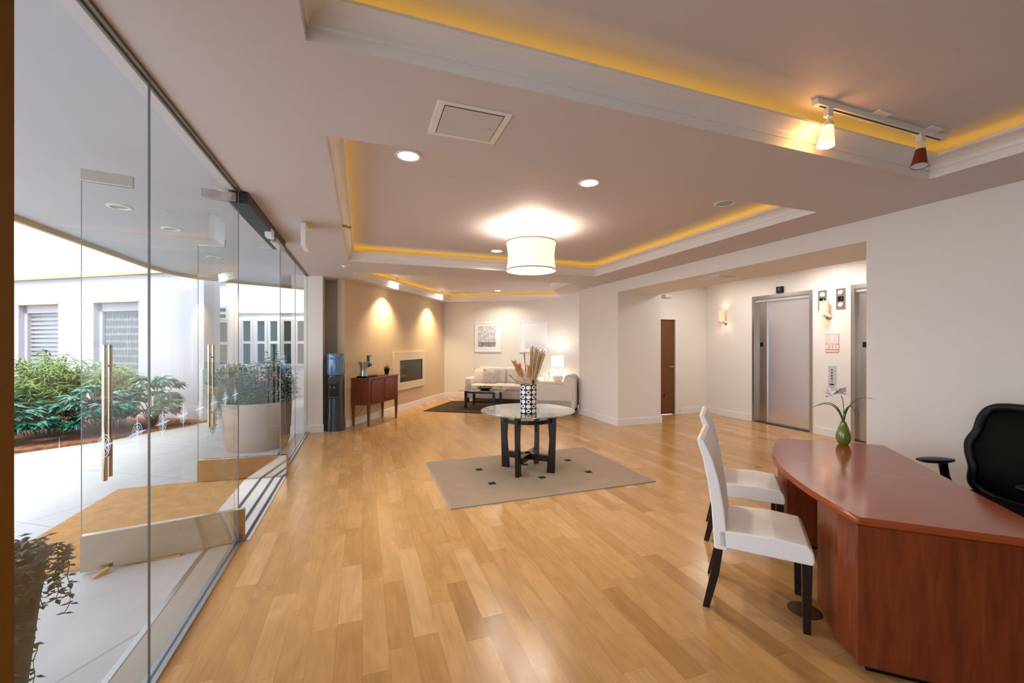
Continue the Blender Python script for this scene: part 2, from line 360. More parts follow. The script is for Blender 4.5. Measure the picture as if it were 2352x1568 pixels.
# elevator lobby: wall with openings of the two elevators
m=MB()
for y0,y1,z0,z1 in ((6.247,7.6,0,H),(4.446,5.05,0,H),(1,3.25,0,H),(5.05,6.247,2.5,H),(3.25,4.446,2.5,H)): m.box(7.4,7.7,y0,y1,z0,z1)
st(m.build('wall_elevator',WALL))
m=MB(); m.box(5.55,5.60,7.45,7.6,0,H).box(6.56,7.4,7.45,7.6,0,H).box(5.60,6.56,7.45,7.6,2.15,H)
st(m.build('wall_passage',WALL))
st(MB().box(5.55,7.4,.9,1,0,H).build('wall_lobby',WALL))
st(MB().box(5.55,7.7,1,7.6,2.93,3.0).build('ceiling_lobby',CEIL))
# behind the camera: end wall with a wide window
st(MB().box(-.96,4.56,-5.15,-5,0,H).build('wall_front',WALL))
st(MB().box(-1.0,-.86,1.02,1.47,0,2.75).build('wall_post',BROWN))
st(MB().box(-1.0,-.86,-5,-1.8,0,2.75).build('wall_left',WALL))
# baseboards
def base(name,p,q,n,h=.13,t=.018):
    p=Vector(p);q=Vector(q);n=Vector(n).normalized()
    o=MB().prism([tuple(p),tuple(q),tuple(q+n*t),tuple(p+n*t)],0,h-.012)
    o.prism([tuple(p),tuple(q),tuple(q+n*t*.55),tuple(p+n*t*.55)],h-.012,h)
    return st(o.build(name,TRIM))
base('baseboard_pillar',(-.93,8.05),(-.66+.018,8.05),(0,-1)); base('baseboard_pillar_side',(-.66,8.032),(-.66,8.75),(1,0))
base('baseboard_niche',(-.66,8.75),(-.25,8.75),(0,-1))
base('baseboard_fireplace',F0,F1,U); base('baseboard_back',F1,G1,-V)
base('baseboard_centre',(4.56,6.717),(4.56,8.24),(-1,0)); base('baseboard_centre_end',(4.56,6.735),(5.568,6.735),(0,-1)); base('baseboard_centre_side',(5.55,6.735),(5.55,7.45),(1,0))
base('baseboard_right',(4.56,-5),(4.56,2.607),(-1,0)); base('baseboard_elevator',(7.4,6.30),(7.4,7.45),(-1,0)); base('baseboard_elevator_middle',(7.4,4.50),(7.4,5.0),(-1,0))
base('baseboard_passage',(6.66,7.45),(7.4,7.45),(0,-1)); base('baseboard_living',(4.56,8.24),G1,-U)
# ------------------------------------------------------------ ceiling with trays
ZC=2.75; ZT=2.965
T1=[(-.21,-3.2),(3.885,-3.2),(3.885,1.823),(-.21,1.823)]
T2=[(-.2,2.62),(3.89,2.62),(3.89,6.457),(-.2,6.457)]
tc=Vector((2.34,11.83)); td=tc+U*3.3; te=td-V*2.0; tb=tc-V*4.48
T3=[(-.15,7.40),(3.90,7.32),tuple(te),tuple(td),tuple(tc),tuple(tb)]
def loop(bm,pts,z):
    v=[bm.verts.new((x,y,z)) for x,y in pts]; return [bm.edges.new((v[i],v[(i+1)%len(v)])) for i in range(len(v))]
bm=bmesh.new(); ed=loop(bm,[(-1.0,-5.1),(4.7,-5.1),(4.7,8.3),(6.1,10.3),(5.9,10.6),(2.2,13.3),(-.45,8.9),(-1.0,8.9)],ZC)
for T in (T1,T2,T3): ed+=loop(bm,T,ZC)
bmesh.ops.triangle_fill(bm,use_beauty=True,edges=ed)
m=MB(); m.bm=bm
me=bpy.data.meshes.new('ceiling'); bm.to_mesh(me); bm.free(); me.materials.append(CEIL); oc=bpy.data.objects.new('ceiling',me); C.objects.link(oc); st(oc)
def inset(T,d):   # move each edge of the counter-clockwise outline outwards by d
    n=len(T); r=[]
    for i in range(n):
        p0=Vector(T[i-1]);p=Vector(T[i]);p1=Vector(T[(i+1)%n]); e0=(p-p0).normalized(); e1=(p1-p).normalized()
        n0=Vector((e0.y,-e0.x)); n1=Vector((e1.y,-e1.x)); b=n0+n1; b=b/b.dot(n0); r.append(tuple(p+b*d))
    return r
def ring(m,T,prof,close=True):
    L=[[m.bm.verts.new((x,y,z)) for x,y in inset(T,d)] for d,z in prof]; n=len(T)
    for a,b in zip(L,L[1:]):
        for i in range(n): m.bm.faces.new((a[i],a[(i+1)%n],b[(i+1)%n],b[i]))
    return L
crown=[(0,ZC),(0,2.805),(-.008,2.805),(-.012,2.812)]+[(-.012-.073*(1-math.cos(t*PI/2)),2.812+.056*math.sin(t*PI/2)) for t in (.2,.4,.6,.8,1)]+[(-.092,2.872),(-.092,2.886),(-.076,2.886),(-.060,2.872),(-.01,2.83),(0.01,2.78),(.10,2.78)]
for i,T in enumerate((T1,T2,T3)):
    m=MB(); ring(m,T,crown); st(m.build('trim_%d'%(i+1),[TRIM],smooth=False))
    m=MB(); L=ring(m,T,[(.10,ZC),(.10,ZT)]); m.bm.faces.new(L[1]); st(m.build('ceiling_tray',[CEIL]))
GOLD=(1,.56,.03)
def cove(T,power,sides=None):
    R=inset(T,.035)
    for i in range(len(T)):
        if sides and i not in sides: continue
        p=Vector(R[i]);q=Vector(R[(i+1)%len(R)]); L=(q-p).length; c=(p+q)/2
        area('cove_strip_light',(c.x,c.y,2.83),(0,0,1),L-.06,.03,power*L,GOLD,rotz=math.atan2((q-p).y,(q-p).x) )
cove(T1,.36); cove(T2,.46); cove(T3,.5)
# unseen roof slab, added above everything to stop light leaks
st(MB().prism([(-1.05,-5.2),(9,-5.2),(9,13.6),(-.9,13.6),(-1.05,8.9)],H,3.4).build('ceiling_roof_slab',EXTW))
# ------------------------------------------------------------ glass front
GX=-.91
def compass_decal(y,par):
    m=MB(); z=1.170; R=.044
    def q(a,b,c,d):  # flat shape on the inner face of the glass, slightly raised
        vs=[m.bm.verts.new((GX+.0055,y+u,z+v)) for u,v in (a,b,c,d)]; m.bm.faces.new(vs)
    for r0,r1 in ((R,R-.0035),(R*.72,R*.72-.0025)):
        N=36
        for i in range(N):
            a=2*PI*i/N;b=2*PI*(i+1)/N
            q((r0*math.cos(a),r0*math.sin(a)),(r0*math.cos(b),r0*math.sin(b)),(r1*math.cos(b),r1*math.sin(b)),(r1*math.cos(a),r1*math.sin(a)))
    for k in range(8):
        a=k*PI/4; L=.086 if k%2==0 else .040; wd=.006 if k%2==0 else .004; c,s=math.cos(a),math.sin(a)
        q((0,0),(.2*L*c-wd*s,.2*L*s+wd*c),(L*c,L*s),(.2*L*c+wd*s,.2*L*s-wd*c))
    return m.build('compass_decal',ETCH,par)
panels=[(-1.79,-.4),(-.39,1.02),(1.47,2.33),(2.333,3.775),(5.53,6.69),(6.696,8.05)]  # first two unseen, added behind the camera to let in side daylight
for i,(y0,y1) in enumerate(panels):
    g=st(MB().box(GX-.004,GX+.004,y0,y1,.012,2.74).build('window_%d'%(i+1),GLASS))
    e=MB().box(GX-.0042,GX+.0042,y0,y0+.0012,.012,2.74).box(GX-.0042,GX+.0042,y1-.0012,y1,.012,2.74).build('glass_edge',mat('glass_edge_%d'%i,(.10,.13,.13),.3),g)
    for k in range(9):
        y=1.727+.243*k
        if y0+.09<y<y1-.09: compass_decal(y,g)
st(MB().box(GX-.03,GX-.007,-1.8,3.79,0,.022).box(GX+.007,GX+.03,-1.8,3.79,0,.022).box(GX-.03,GX+.03,-1.8,3.79,0,.008).build('trim_4',ALU))
st(MB().box(GX-.03,GX-.007,5.51,8.05,0,.022).box(GX+.007,GX+.03,5.51,8.05,0,.022).box(GX-.03,GX+.03,5.51,8.05,0,.008).build('trim_5',ALU))
st(MB().box(GX-.02,GX-.007,-1.8,8.05,2.735,2.75).box(GX+.007,GX+.02,-1.8,8.05,2.735,2.75).build('trim_6',mat('bronze_channel',(.16,.14,.12),.35,.6)))
st(MB().box(-1.125,-1.095,-1.8,8.05,-.01,.004).build('trim_7',ALU))
st(MB().box(-1.095,-.94,-1.8,3.79,-.02,.001).box(-1.095,-.94,5.51,8.05,-.02,.001).build('trim_8',mat('grey_sill_stone',(.30,.28,.25),.35)))
th=thing('door_threshold','pale stone and metal threshold in front of the open glass doors','threshold',(-1.0,4.65,0)); 
MB().box(-.26,.16,-.86,.86,-.01,.006).build('sill_stone',mat('threshold_stone',(.60,.58,.58),.25),th)
m=MB(); 
for x in (-.11,.02,.115): m.box(x,x+.022,-.86,.86,.006,.012)
m.build('metal_strip',BLACKM,th)
# doors
def glass_door(label,hinge,free,flip):
    h=Vector(hinge); f=Vector(free); L=(f-h).length; a=math.atan2((f-h).y,(f-h).x)
    t=thing('glass_door',label,'door',(h.x,h.y,0),a)
    MB().box(.012,L,-.006,.006,.255,2.735).build('glass_pane',GLASS,t)
    MB().box(L-.002,L,-.0062,.0062,.255,2.71).box(.012,.014,-.0062,.0062,.255,2.71).build('pane_edge',mat('pane_edge',(.25,.33,.32),.2),t)
    MB().box(-.06,L,-.026,.026,.010,.255).build('bottom_rail',CHROME,t,bevel=.003)
    MB().box(L-.27,L,-.018,.018,2.655,2.735).build('patch_fitting',NICK,t,bevel=.003)
    MB().box(0,.22,-.022,.022,2.66,2.73).build('pivot_fitting',NICK,t,bevel=.003)
    hx=L-.13
    for s in (-1,1):
        b=MB().tube([(hx,s*.055,.62),(hx,s*.055,1.545)],.0155,14).build('handle',CHROME,t,smooth=True)
        MB().tube([(hx,s*.006,.78),(hx,s*.055,.78)],.009,10).tube([(hx,s*.006,1.40),(hx,s*.055,1.40)],.009,10).build('handle_mount',CHROME,b,smooth=True)
    return t
glass_door('near glass door leaf swung outwards, long mirror-steel kick rail, hinged closest to the camera',(-.93,3.80),(-1.79,3.635),1)
glass_door('far glass door leaf swung outwards in front of the round beige planter',(-.89,5.50),(-1.735,5.585),-1)
m=MB(); m.box(-.98,-.85,3.79,5.51,2.655,2.75); hd=st(m.build('trim_9',BLACKM))
cl=thing('door_closer','silver overhead closer box under the ceiling above the far glass door','door closer',(-.87,5.2,2.66))
MB().box(-.03,.03,-.28,.20,-.05,.0).build('closer_body',NICK,cl,bevel=.005)
MB().box(-.03,.03,-.55,-.42,-.05,.03).build('bracket',PLATEW,cl,bevel=.004)
def wedge(label,x,y,r):
    o=MB().extr([(-.045,0),(.045,0),(.045,.028),(-.045,.004)],'x',-.014,.014).build('door_wedge',mat('wedge_wood',(.42,.22,.08),.7),loc=(x,y,0),rz=r); return tag(o,label,'door stop')
wedge('small wooden wedge on the ground under the near open glass door',-1.66,3.57,-.6); wedge('small wooden wedge on the ground under the far open glass door',-1.68,5.66,2.4)
# ------------------------------------------------------------ outside
st(MB().prism([(-40,-20),(-.95,-20),(-.95,30),(-40,30)],-.12,-.010).build('ground_terrace',CONC))
tag(MB().box(-2.455,-1.26,3.70,5.61,-.01,.004).build('entrance_mat',COIR,bevel=.003),'large tan coir entrance mat on the terrace outside the open glass doors','door mat')
can=[(-1.05,9.5),(-1.25,10.7),(-1.66,10.44),(-2.35,10.1),(-2.99,9.64),(-3.25,9.15),(-3.35,8.5),(-3.35,-3),(-1.05,-3)]
st(MB().prism(can,2.86,3.0).build('ceiling_canopy',SOFF))
def outset_strip(pts,z0,z1,t,name,mm):
    m=MB()
    for p,q in zip(pts,pts[1:]):
        p=Vector(p);q=Vector(q); d=(q-p).normalized(); nn=Vector((d.y,-d.x))*-t
        m.prism([tuple(p),tuple(q),tuple(q+nn),tuple(p+nn)],z0,z1)
    return st(m.build(name,mm))
outset_strip([(-1.25,10.7),(-1.66,10.44),(-2.35,10.1),(-2.99,9.64),(-3.25,9.15),(-3.35,8.5),(-3.35,-3)],2.80,3.02,.05,'trim_10',TAN)
for i,(x,y) in enumerate(((-2.18,5.0),(-2.04,5.75),(-2.1,7.4))):
    d=thing('canopy_downlight',['nearest recessed light in the white canopy over the terrace','middle recessed light in the white canopy over the terrace','farthest recessed light in the white canopy over the terrace'][i],'ceiling light',(x,y,2.86),group='canopy downlights')
    MB().lathe([(.095,0),(.095,-.006),(.07,-.01),(.065,.0)],28).build('trim_ring',PLATEW,d,smooth=True)
    MB().lathe([(.065,-.002),(0,-.002)],28).build('lamp',mat('dim_reflector',(.45,.38,.25),.4),d)
# building with shade put into its wall colour, parallel to the far wall of the lounge
A0=Vector((-3.0,9.98)); ND=-U      # runs left, away
def bw(s,o=0): return tuple(A0+ND*s-V*o)
m=MB(); 
def wallseg(m,s0,s1,o0,o1,z0,z1): m.prism([bw(s0,o0),bw(s1,o0),bw(s1,o1),bw(s0,o1)],z0,z1)
# openings at s: solve from view; windows set into niches
wins=[(1.75,3.05,.30,2.45),(4.15,5.45,.30,2.45)]
s=0
for a0,a1,z0,z1 in wins:
    wallseg(m,s,a0,0,-.35,-.01,3.2); wallseg(m,a0,a1,0,-.35,-.01,z0); wallseg(m,a0,a1,0,-.35,z1,3.2); s=a1
wallseg(m,s,14,0,-.35,-.01,3.2)
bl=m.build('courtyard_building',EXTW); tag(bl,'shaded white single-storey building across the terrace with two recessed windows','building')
m=MB(); wallseg(m,-.02,14,.06,-.02,3.02,3.09); m.build('cornice',TAN,bl)
m=MB(); wallseg(m,-.02,14,.0,-2.5,3.2,4.15); m.build('parapet',EXTB,bl)
for i,(a0,a1,z0,z1) in enumerate(wins):
    m=MB(); 
    wallseg(m,a0,a0+.1,-.10,-.2,z0,z1); wallseg(m,a1-.1,a1,-.10,-.2,z0,z1); wallseg(m,a0,a1,-.10,-.2,z1-.18,z1)
    fr=m.build('window_frame',EXTW,bl)
    m=MB(); wallseg(m,a0+.1,a1-.1,-.2,-.22,z0,z1-.18); m.build('louvre_backing',mat('louvre_back_%d'%i,(.22,.23,.24) if i else (.15,.17,.19),.3),fr)
    m=MB(); zz=z0
    while zz<z1-.2:
        p=[bw(a0+.1,-.16),bw(a1-.1,-.16),bw(a1-.1,-.2),bw(a0+.1,-.2)]; m.prism(p,zz,zz+.055); zz+=.10 if i else .16
    if i==0:
        x=a0+.12
        while x<a1-.1: wallseg(m,x,x+.010,-.15,-.17,z0,z1-.18); x+=.045
    m.build('louvre_slats',LOUV,fr)
    m=MB(); wallseg(m,a0-.02,a1+.02,.02,-.02,z1,z1+.03); m.build('lintel_trim',TAN,bl)
# sunlit building further back
B0=Vector((-.6,13.6)); BD=Vector((-.955,.296)); BN=Vector((-.296,-.955))
def bb(s,o=0): return tuple(B0+BD*s+BN*o)
def seg2(m,s0,s1,o0,o1,z0,z1): m.prism([bb(s0,o0),bb(s1,o0),bb(s1,o1),bb(s0,o1)],z0,z1)
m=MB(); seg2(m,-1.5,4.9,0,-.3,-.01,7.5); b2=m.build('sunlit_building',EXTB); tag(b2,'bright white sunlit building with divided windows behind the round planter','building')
m=MB(); seg2(m,-1.4,3.05,.06,0,2.48,2.54); m.build('cornice',EXTB,b2)
def dhung(s0,s1,z0,z1,cols,par):
    m=MB(); seg2(m,s0,s1,.02,.0,z0,z1); g=m.build('window_pane',DARKG,par)
    m=MB(); seg2(m,s0-.06,s0+.0,.06,0,z0-.06,z1+.06); seg2(m,s1,s1+.06,.06,0,z0-.06,z1+.06); seg2(m,s0,s1,.06,0,z1,z1+.06); seg2(m,s0,s1,.06,0,z0-.06,z0)
    seg2(m,s0,s1,.05,0,(z0+z1)/2-.04,(z0+z1)/2+.04)
    for k in range(1,cols):
        x=s0+(s1-s0)*k/cols; seg2(m,x-.04,x+.04,.05,0,z0,z1)
    m.build('window_frame',TRIM,g)
for q0 in (.66,1.06,1.46,1.86,2.235,2.65): dhung(q0,q0+.215,.96,2.24,1,b2)
dhung(3.32,3.86,.95,2.2,2,b2); dhung(3.36,3.90,2.33,2.62,2,b2); dhung(3.42,4.1,3.4,3.78,3,b2)
# low wall between
gw=MB().prism([(-3.0,9.9),(-2.35,10.6),(-2.45,10.7),(-3.1,10.05)],-.01,1.05).build('garden_wall',mat('sage_render',(.48,.50,.48),.8)); tag(gw,'low grey-green garden wall seen through the far glass door','wall')
# planting bed
bed=[(-2.9,9.9),(-3.32,9.42),(-3.58,8.95),(-3.86,8.5),(-4.66,7.93),(-5.8,7.55),(-8,7.2),(-12,7.0),bw(9,.03),bw(.0,.03)]
o=MB().prism(bed,-.011,.03).build('mulch_bed',MULCH); o['kind']='stuff'; tag(o,'red-brown bark mulch bed along the terrace edge under the shrubs','mulch')
rnd=random.Random(3)
def bamboo(x,y,h,R,label,n=5200):
    t=thing('bamboo_shrub',label,'shrub',(x,y,0.03),group='feathery green shrubs in the courtyard bed')
    sm=MB(); lf=MB()
    for i in range(46):
        a=rnd.uniform(0,2*PI); r=R*math.sqrt(rnd.random()); hh=h*rnd.uniform(.7,1)*(1-.25*(r/R)**2)
        b=Vector((r*.5*math.cos(a),r*.5*math.sin(a),0)); tp=Vector((r*math.cos(a),r*math.sin(a),hh)); 
        sm.tube([b,(b+tp)/2+Vector((0,0,.08)),tp],.004,4)
        for k in range(n//46):
            u=rnd.uniform(.3,1); p=b.lerp(tp,u); aa=rnd.uniform(0,2*PI)
            lf.leaf(p+Vector((rnd.uniform(-.06,.06),rnd.uniform(-.06,.06),rnd.uniform(-.03,.05))),(math.cos(aa),math.sin(aa),rnd.uniform(-.3,.7)),(0,0,1),rnd.uniform(.11,.19),.028,.8)
    sm.build('stems',STEM,t); lf.build('foliage',LEAFY,t)
bamboo(-5.0,9.35,1.42,.62,'tall feathery green shrub at the left end of the courtyard bed')
bamboo(-4.35,9.6,1.28,.45,'feathery green shrub in front of the slatted window, behind the blue-green plants')
bamboo(-6.15,9.0,1.42,.62,'feathery green shrub partly hidden behind the brown post')
def broad(x,y,h,R,label,n=260,L=.22):
    t=thing('broadleaf_plant',label,'shrub',(x,y,0.03),group='broad glossy plants in the courtyard bed')
    sm=MB(); lf=MB()
    for i in range(34):
        a=rnd.uniform(0,2*PI); r=R*math.sqrt(rnd.random()); hh=h*rnd.uniform(.35,1)*(1-.3*(r/R)**2)
        tp=Vector((r*math.cos(a),r*math.sin(a),hh)); sm.tube([(0,0,0),(tp.x*.5,tp.y*.5,hh*.7),tp],.006,4)
        for k in range(n//34):
            aa=a+rnd.uniform(-1.6,1.6)
            lf.leaf(tp,(math.cos(aa),math.sin(aa),rnd.uniform(-.45,.35)),(0,0,1),L*rnd.uniform(.6,1.1),L*.42,.4)
    sm.build('stems',STEM,t); lf.build('foliage',LEAFB,t)
broad(-5.05,8.35,.80,.50,'low blue-green broadleaf plant at the near left of the courtyard bed',800)
broad(-4.15,8.85,.88,.46,'spreading blue-green broadleaf plant in the middle of the courtyard bed',800)
broad(-3.62,9.42,1.0,.38,'broadleaf plant at the right end of the courtyard bed, beside the plain wall',700)
broad(-6.05,8.2,.75,.5,'blue-green broadleaf plant partly hidden by the brown post',700)
# big round planter and what grows in it
px,py=-1.50,7.28
tag(MB().lathe([(0,0),(.40,0),(.43,.10),(.47,.68),(.475,.70),(.445,.70),(.43,.62),(0,.62)],48).build('round_planter',POTB,smooth=True,loc=(px,py,-.01)),'large round beige planter on the terrace beside the far glass door','planter')
t=thing('camellia_bush','dark green flowering bush with pink blooms in the round beige planter','shrub',(px,py,.60))
sm=MB(); lf=MB()
for i in range(120):
    a=rnd.uniform(0,2*PI); r=.62*math.sqrt(rnd.random()); x=r*math.cos(a)*.75+.10; y=r*math.sin(a)*.7
    hh=rnd.uniform(.12,.5)+max(0,.35-abs(x-.22))*rnd.uniform(.3,1.1)
    if x>.48: x=.48
    tp=Vector((x,y,hh)); sm.tube([(x*.3,y*.3,0),tp],.004,4)
    for k in range(16):
        aa=rnd.uniform(0,2*PI); q=tp+Vector((rnd.uniform(-.09,.09),rnd.uniform(-.09,.09),rnd.uniform(-.12,.06)))
        if q.x>.5: q.x=.5
        lf.leaf(q,(math.cos(aa),math.sin(aa),rnd.uniform(-.2,.7)),(0,0,1),.075,.042,.3)
sm.build('branches',STEM,t); lf.build('foliage',LEAFC,t)
for p in ((.18,-.42,.42),(.30,-.40,.48),(.36,-.36,.40)):
    m=MB()
    for k in range(9): m.leaf(p,(math.cos(k*.7),math.sin(k*.7),.5+.2*(k%2)),(0,0,1),.045,.04,-.3)
    m.build('flower',PINK,t)
t=thing('trailing_plant','pale blue-green plant trailing over the left rim of the round planter','plant',(px-.42,py-.18,.67))
for s in range(12):
    a=rnd.uniform(2.2,4.6); lf=MB(); p=Vector((0,0,.02)); pts=[p.copy()]
    for k in range(8):
        p=p+Vector((math.cos(a)*.05*(1 if k<2 else .1)+rnd.uniform(-.012,.012),math.sin(a)*.05*(1 if k<2 else .1),.02 if k<1 else -rnd.uniform(.04,.075))); pts.append(p.copy())
    lf.tube(pts,.002,4)
    for q in pts:
        for k in range(5):
            b=rnd.uniform(0,2*PI); lf.leaf(q,(math.cos(b),math.sin(b),rnd.uniform(-.6,.3)),(0,0,1),.04,.022,.2)
    lf.build('strand',LEAFT,t)
lf=MB()
for i in range(260):
    a=rnd.uniform(0,2*PI); r=.42*math.sqrt(rnd.random()); lf.leaf((px+r*math.cos(a),py+r*math.sin(a),.68+rnd.uniform(0,.12)),(math.cos(a*3),math.sin(a*3),rnd.uniform(0,.8)),(0,0,1),.07,.045,.3)
o=lf.build('planter_groundcover',LEAFM); o['kind']='stuff'; tag(o,'low mid-green leaves filling the round beige planter','plant')
bx=thing('clipped_hedge','clipped dark green hedge ball behind the round planter','shrub',(-2.25,9.1,0)); lf=MB()
for i in range(1400):
    d=Vector((rnd.gauss(0,1),rnd.gauss(0,1),rnd.gauss(0,1))).normalized(); r=.42*rnd.uniform(.85,1.05); q=Vector((d.x*r,d.y*r,.72+d.z*r))
    lf.leaf(q,d+Vector((rnd.uniform(-.6,.6),rnd.uniform(-.6,.6),.3)),(0,0,1),.06,.035,.2)
lf.build('foliage',LEAFC,bx); MB().lathe([(0,0),(.05,0),(.04,.4),(0,.4)],10).build('trunk',STEM,bx)
MB().lathe([(0,.32),(.3,.42),(.37,.72),(.3,1.0),(0,1.1)],16).build('inner_foliage',LEAFD,bx,smooth=True)
# near left planter with trailing ivy
tag(MB().lathe([(0,0),(.115,0),(.135,.1),(.20,.74),(.215,.76),(.195,.765),(.18,.70),(0,.70)],36).build('tapered_planter',POTD,smooth=True,loc=(-1.325,2.03,-.01)),'tall dark tapered planter outside the glass beside the brown post','planter')
t=thing('trailing_ivy','ivy trailing over the edge of the tall dark planter by the brown post','plant',(-1.325,2.03,.70))
crown_=MB()
for i in range(230):
    a=rnd.uniform(0,2*PI); r=.21*math.sqrt(rnd.random()); b=rnd.uniform(0,2*PI); crown_.leaf((r*math.cos(a),r*math.sin(a),rnd.uniform(.02,.09)),(math.cos(b),math.sin(b),rnd.uniform(-.1,.6)),(0,0,1),.045,.026,.2)
crown_.build('crown_foliage',LEAFI,t)
for s in range(34):
    a=rnd.uniform(-2.9,1.5) if s>3 else rnd.uniform(-.9,-.3); n=rnd.randint(4,9) if s>3 else 15
    m=MB(); R0=.21; p=Vector((R0*.9*math.cos(a),R0*.9*math.sin(a),.04)); pts=[p.copy()]; out=.03 if s>3 else .045
    for k in range(n):
        p=p+Vector((math.cos(a)*(out if k<2 else -.004)+rnd.uniform(-.01,.01),math.sin(a)*(out if k<2 else -.004)+rnd.uniform(-.01,.01),.01 if k<1 else -rnd.uniform(.02,.042))); pts.append(p.copy())
    m.tube(pts,.0015,4)
    for q in pts:
        for k in range(4 if s>3 else 2):
            b=rnd.uniform(0,2*PI); m.leaf(q,(math.cos(b),math.sin(b),rnd.uniform(-.5,.3)),(0,0,1),.03,.018,.3)
    m.build('strand',LEAFI,t)
# ------------------------------------------------------------ ceiling fixtures
def downlight(x,y,z,label,lit=True,power=9):
    t=thing('downlight',label,'ceiling light',(x,y,z),group='recessed ceiling downlights')
    MB().lathe([(.098,.0),(.100,-.004),(.088,-.010),(.076,-.007),(.073,.0)],36).build('trim_ring',PLATEW,t,smooth=True)
    if lit:
        MB().lathe([(.074,-.003),(0,-.003)],36).build('lamp',CANLIT,t)
        area('downlight_lamp',(x,y,z-.02),(0,0,-1),.14,.14,power,(1,.92,.82),'DISK',math.radians(140))
    else:
        MB().lathe([(.074,-.003),(.06,.0),(.04,-.002),(0,.0)],36).build('lamp',mat('chrome_baffle',(.22,.23,.25),.15,1),t,smooth=True)
downlight(.325,3.2,ZT,'lit downlight nearest the glass wall in the middle tray ceiling')
downlight(1.87,3.2,ZT,'lit downlight at the near middle of the middle tray ceiling')
downlight(3.42,3.2,ZT,'unlit chrome downlight at the right of the middle tray ceiling',False)
downlight(1.92,6.02,ZT,'lit downlight just behind the drum pendant lamp')
downlight(3.36,10.45,ZT,'small lit downlight in the lounge tray ceiling above the sofa',True,17)
# pendant
t=thing('drum_pendant','large drum pendant lamp hanging over the round glass table','pendant lamp',(1.94,4.70,0))
R=.305
pr=[(R-.022*math.sin(PI*k/10),2.445+.345*k/10) for k in range(11)]
MB().lathe(pr+[(r-.004,z) for r,z in pr[::-1]]+[pr[0]],56).build('lamp_shade',SHADE,t,smooth=True)
sb=MB()
sb.lathe([(R+.003,2.44),(R+.003,2.455),(R-.004,2.455),(R-.004,2.44),(R+.003,2.44)],56); sb.build('bottom_binding',SHADEB,t)
MB().lathe([(R+.003,2.78),(R+.003,2.793),(R-.004,2.793),(R-.004,2.78),(R+.003,2.78)],56).build('top_binding',SHADEB,t)
MB().lathe([(R-.006,2.448),(0,2.444),(0,2.450),(R-.006,2.454)],48).build('diffuser',GLOW,t)
MB().tube([(0,0,2.6),(0,0,2.95)],.006,10).build('stem',NICK,t)
MB().lathe([(0,2.945),(.065,2.945),(.065,2.965),(0,2.965)],28).build('canopy',NICK,t,smooth=True)
MB().lathe([(0,2.56),(.04,2.58),(.04,2.66),(0,2.68)],16).build('bulb',BULB,t,smooth=True)
area('pendant_up_light',(1.94,4.70,2.72),(0,0,1),.35,.35,20,(1,.86,.70),'DISK')
area('pendant_down_light',(1.94,4.70,2.435),(0,0,-1),.5,.5,9,(1,.86,.70),'DISK')
# access panel
t=thing('access_panel','square white access hatch in the ceiling between the two tray recesses','ceiling hatch',(.545,2.21,ZC))
MB().box(-.195,.195,-.17,.17,-.006,0).build('frame',TRIM,t,bevel=.001); MB().box(-.158,.158,-.145,.145,-.0075,-.005).build('hatch_gap',PILN,t); MB().box(-.154,.154,-.141,.141,-.010,-.004).build('hatch_door',GREYLT,t)
MB().lathe([(.004,-.0105),(0,-.0105)],10,(.12,-.0)).build('latch',BLACK,t)
t=thing('ceiling_sign_box','white box sign hanging edge-on under the ceiling beside the glass doors','sign',(-.535,4.6,ZC))
MB().box(-.022,.022,-.15,.15,-.25,-.03).build('housing',PLATEW,t,bevel=.004); MB().box(-.03,.06,-.06,.06,-.03,0).build('ceiling_mount',mat('cream_mount',(.72,.62,.40),.5),t,bevel=.003)
o=MB().lathe([(0,-.03),(.02,-.028),(.035,-.012),(.038,0),(0,0)],20).build('fire_sprinkler',PLATEW,smooth=True,loc=(-.26,6.85,ZC)); tag(o,'tiny white sprinkler cap on the ceiling near the left pillar','sprinkler')
o=MB().tube([(0,0,0),(.05,0,0)],.014,12).lathe([(.0,-.018),(.022,-.018),(.022,.0),(0,0)],14,(.07,0)).build('wall_sprinkler',CHROME,smooth=True,loc=(-.2,4.69,2.785)); tag(o,'small chrome sprinkler head on the left crown moulding of the middle tray','sprinkler')
o=MB().lathe([(0,-.004),(.014,-.004),(.014,0),(0,0)],14).build('ceiling_sensor',BLACKM,loc=(3.55,7.0,ZC)); tag(o,'tiny round sensor dot on the ceiling between middle and lounge trays','sensor')
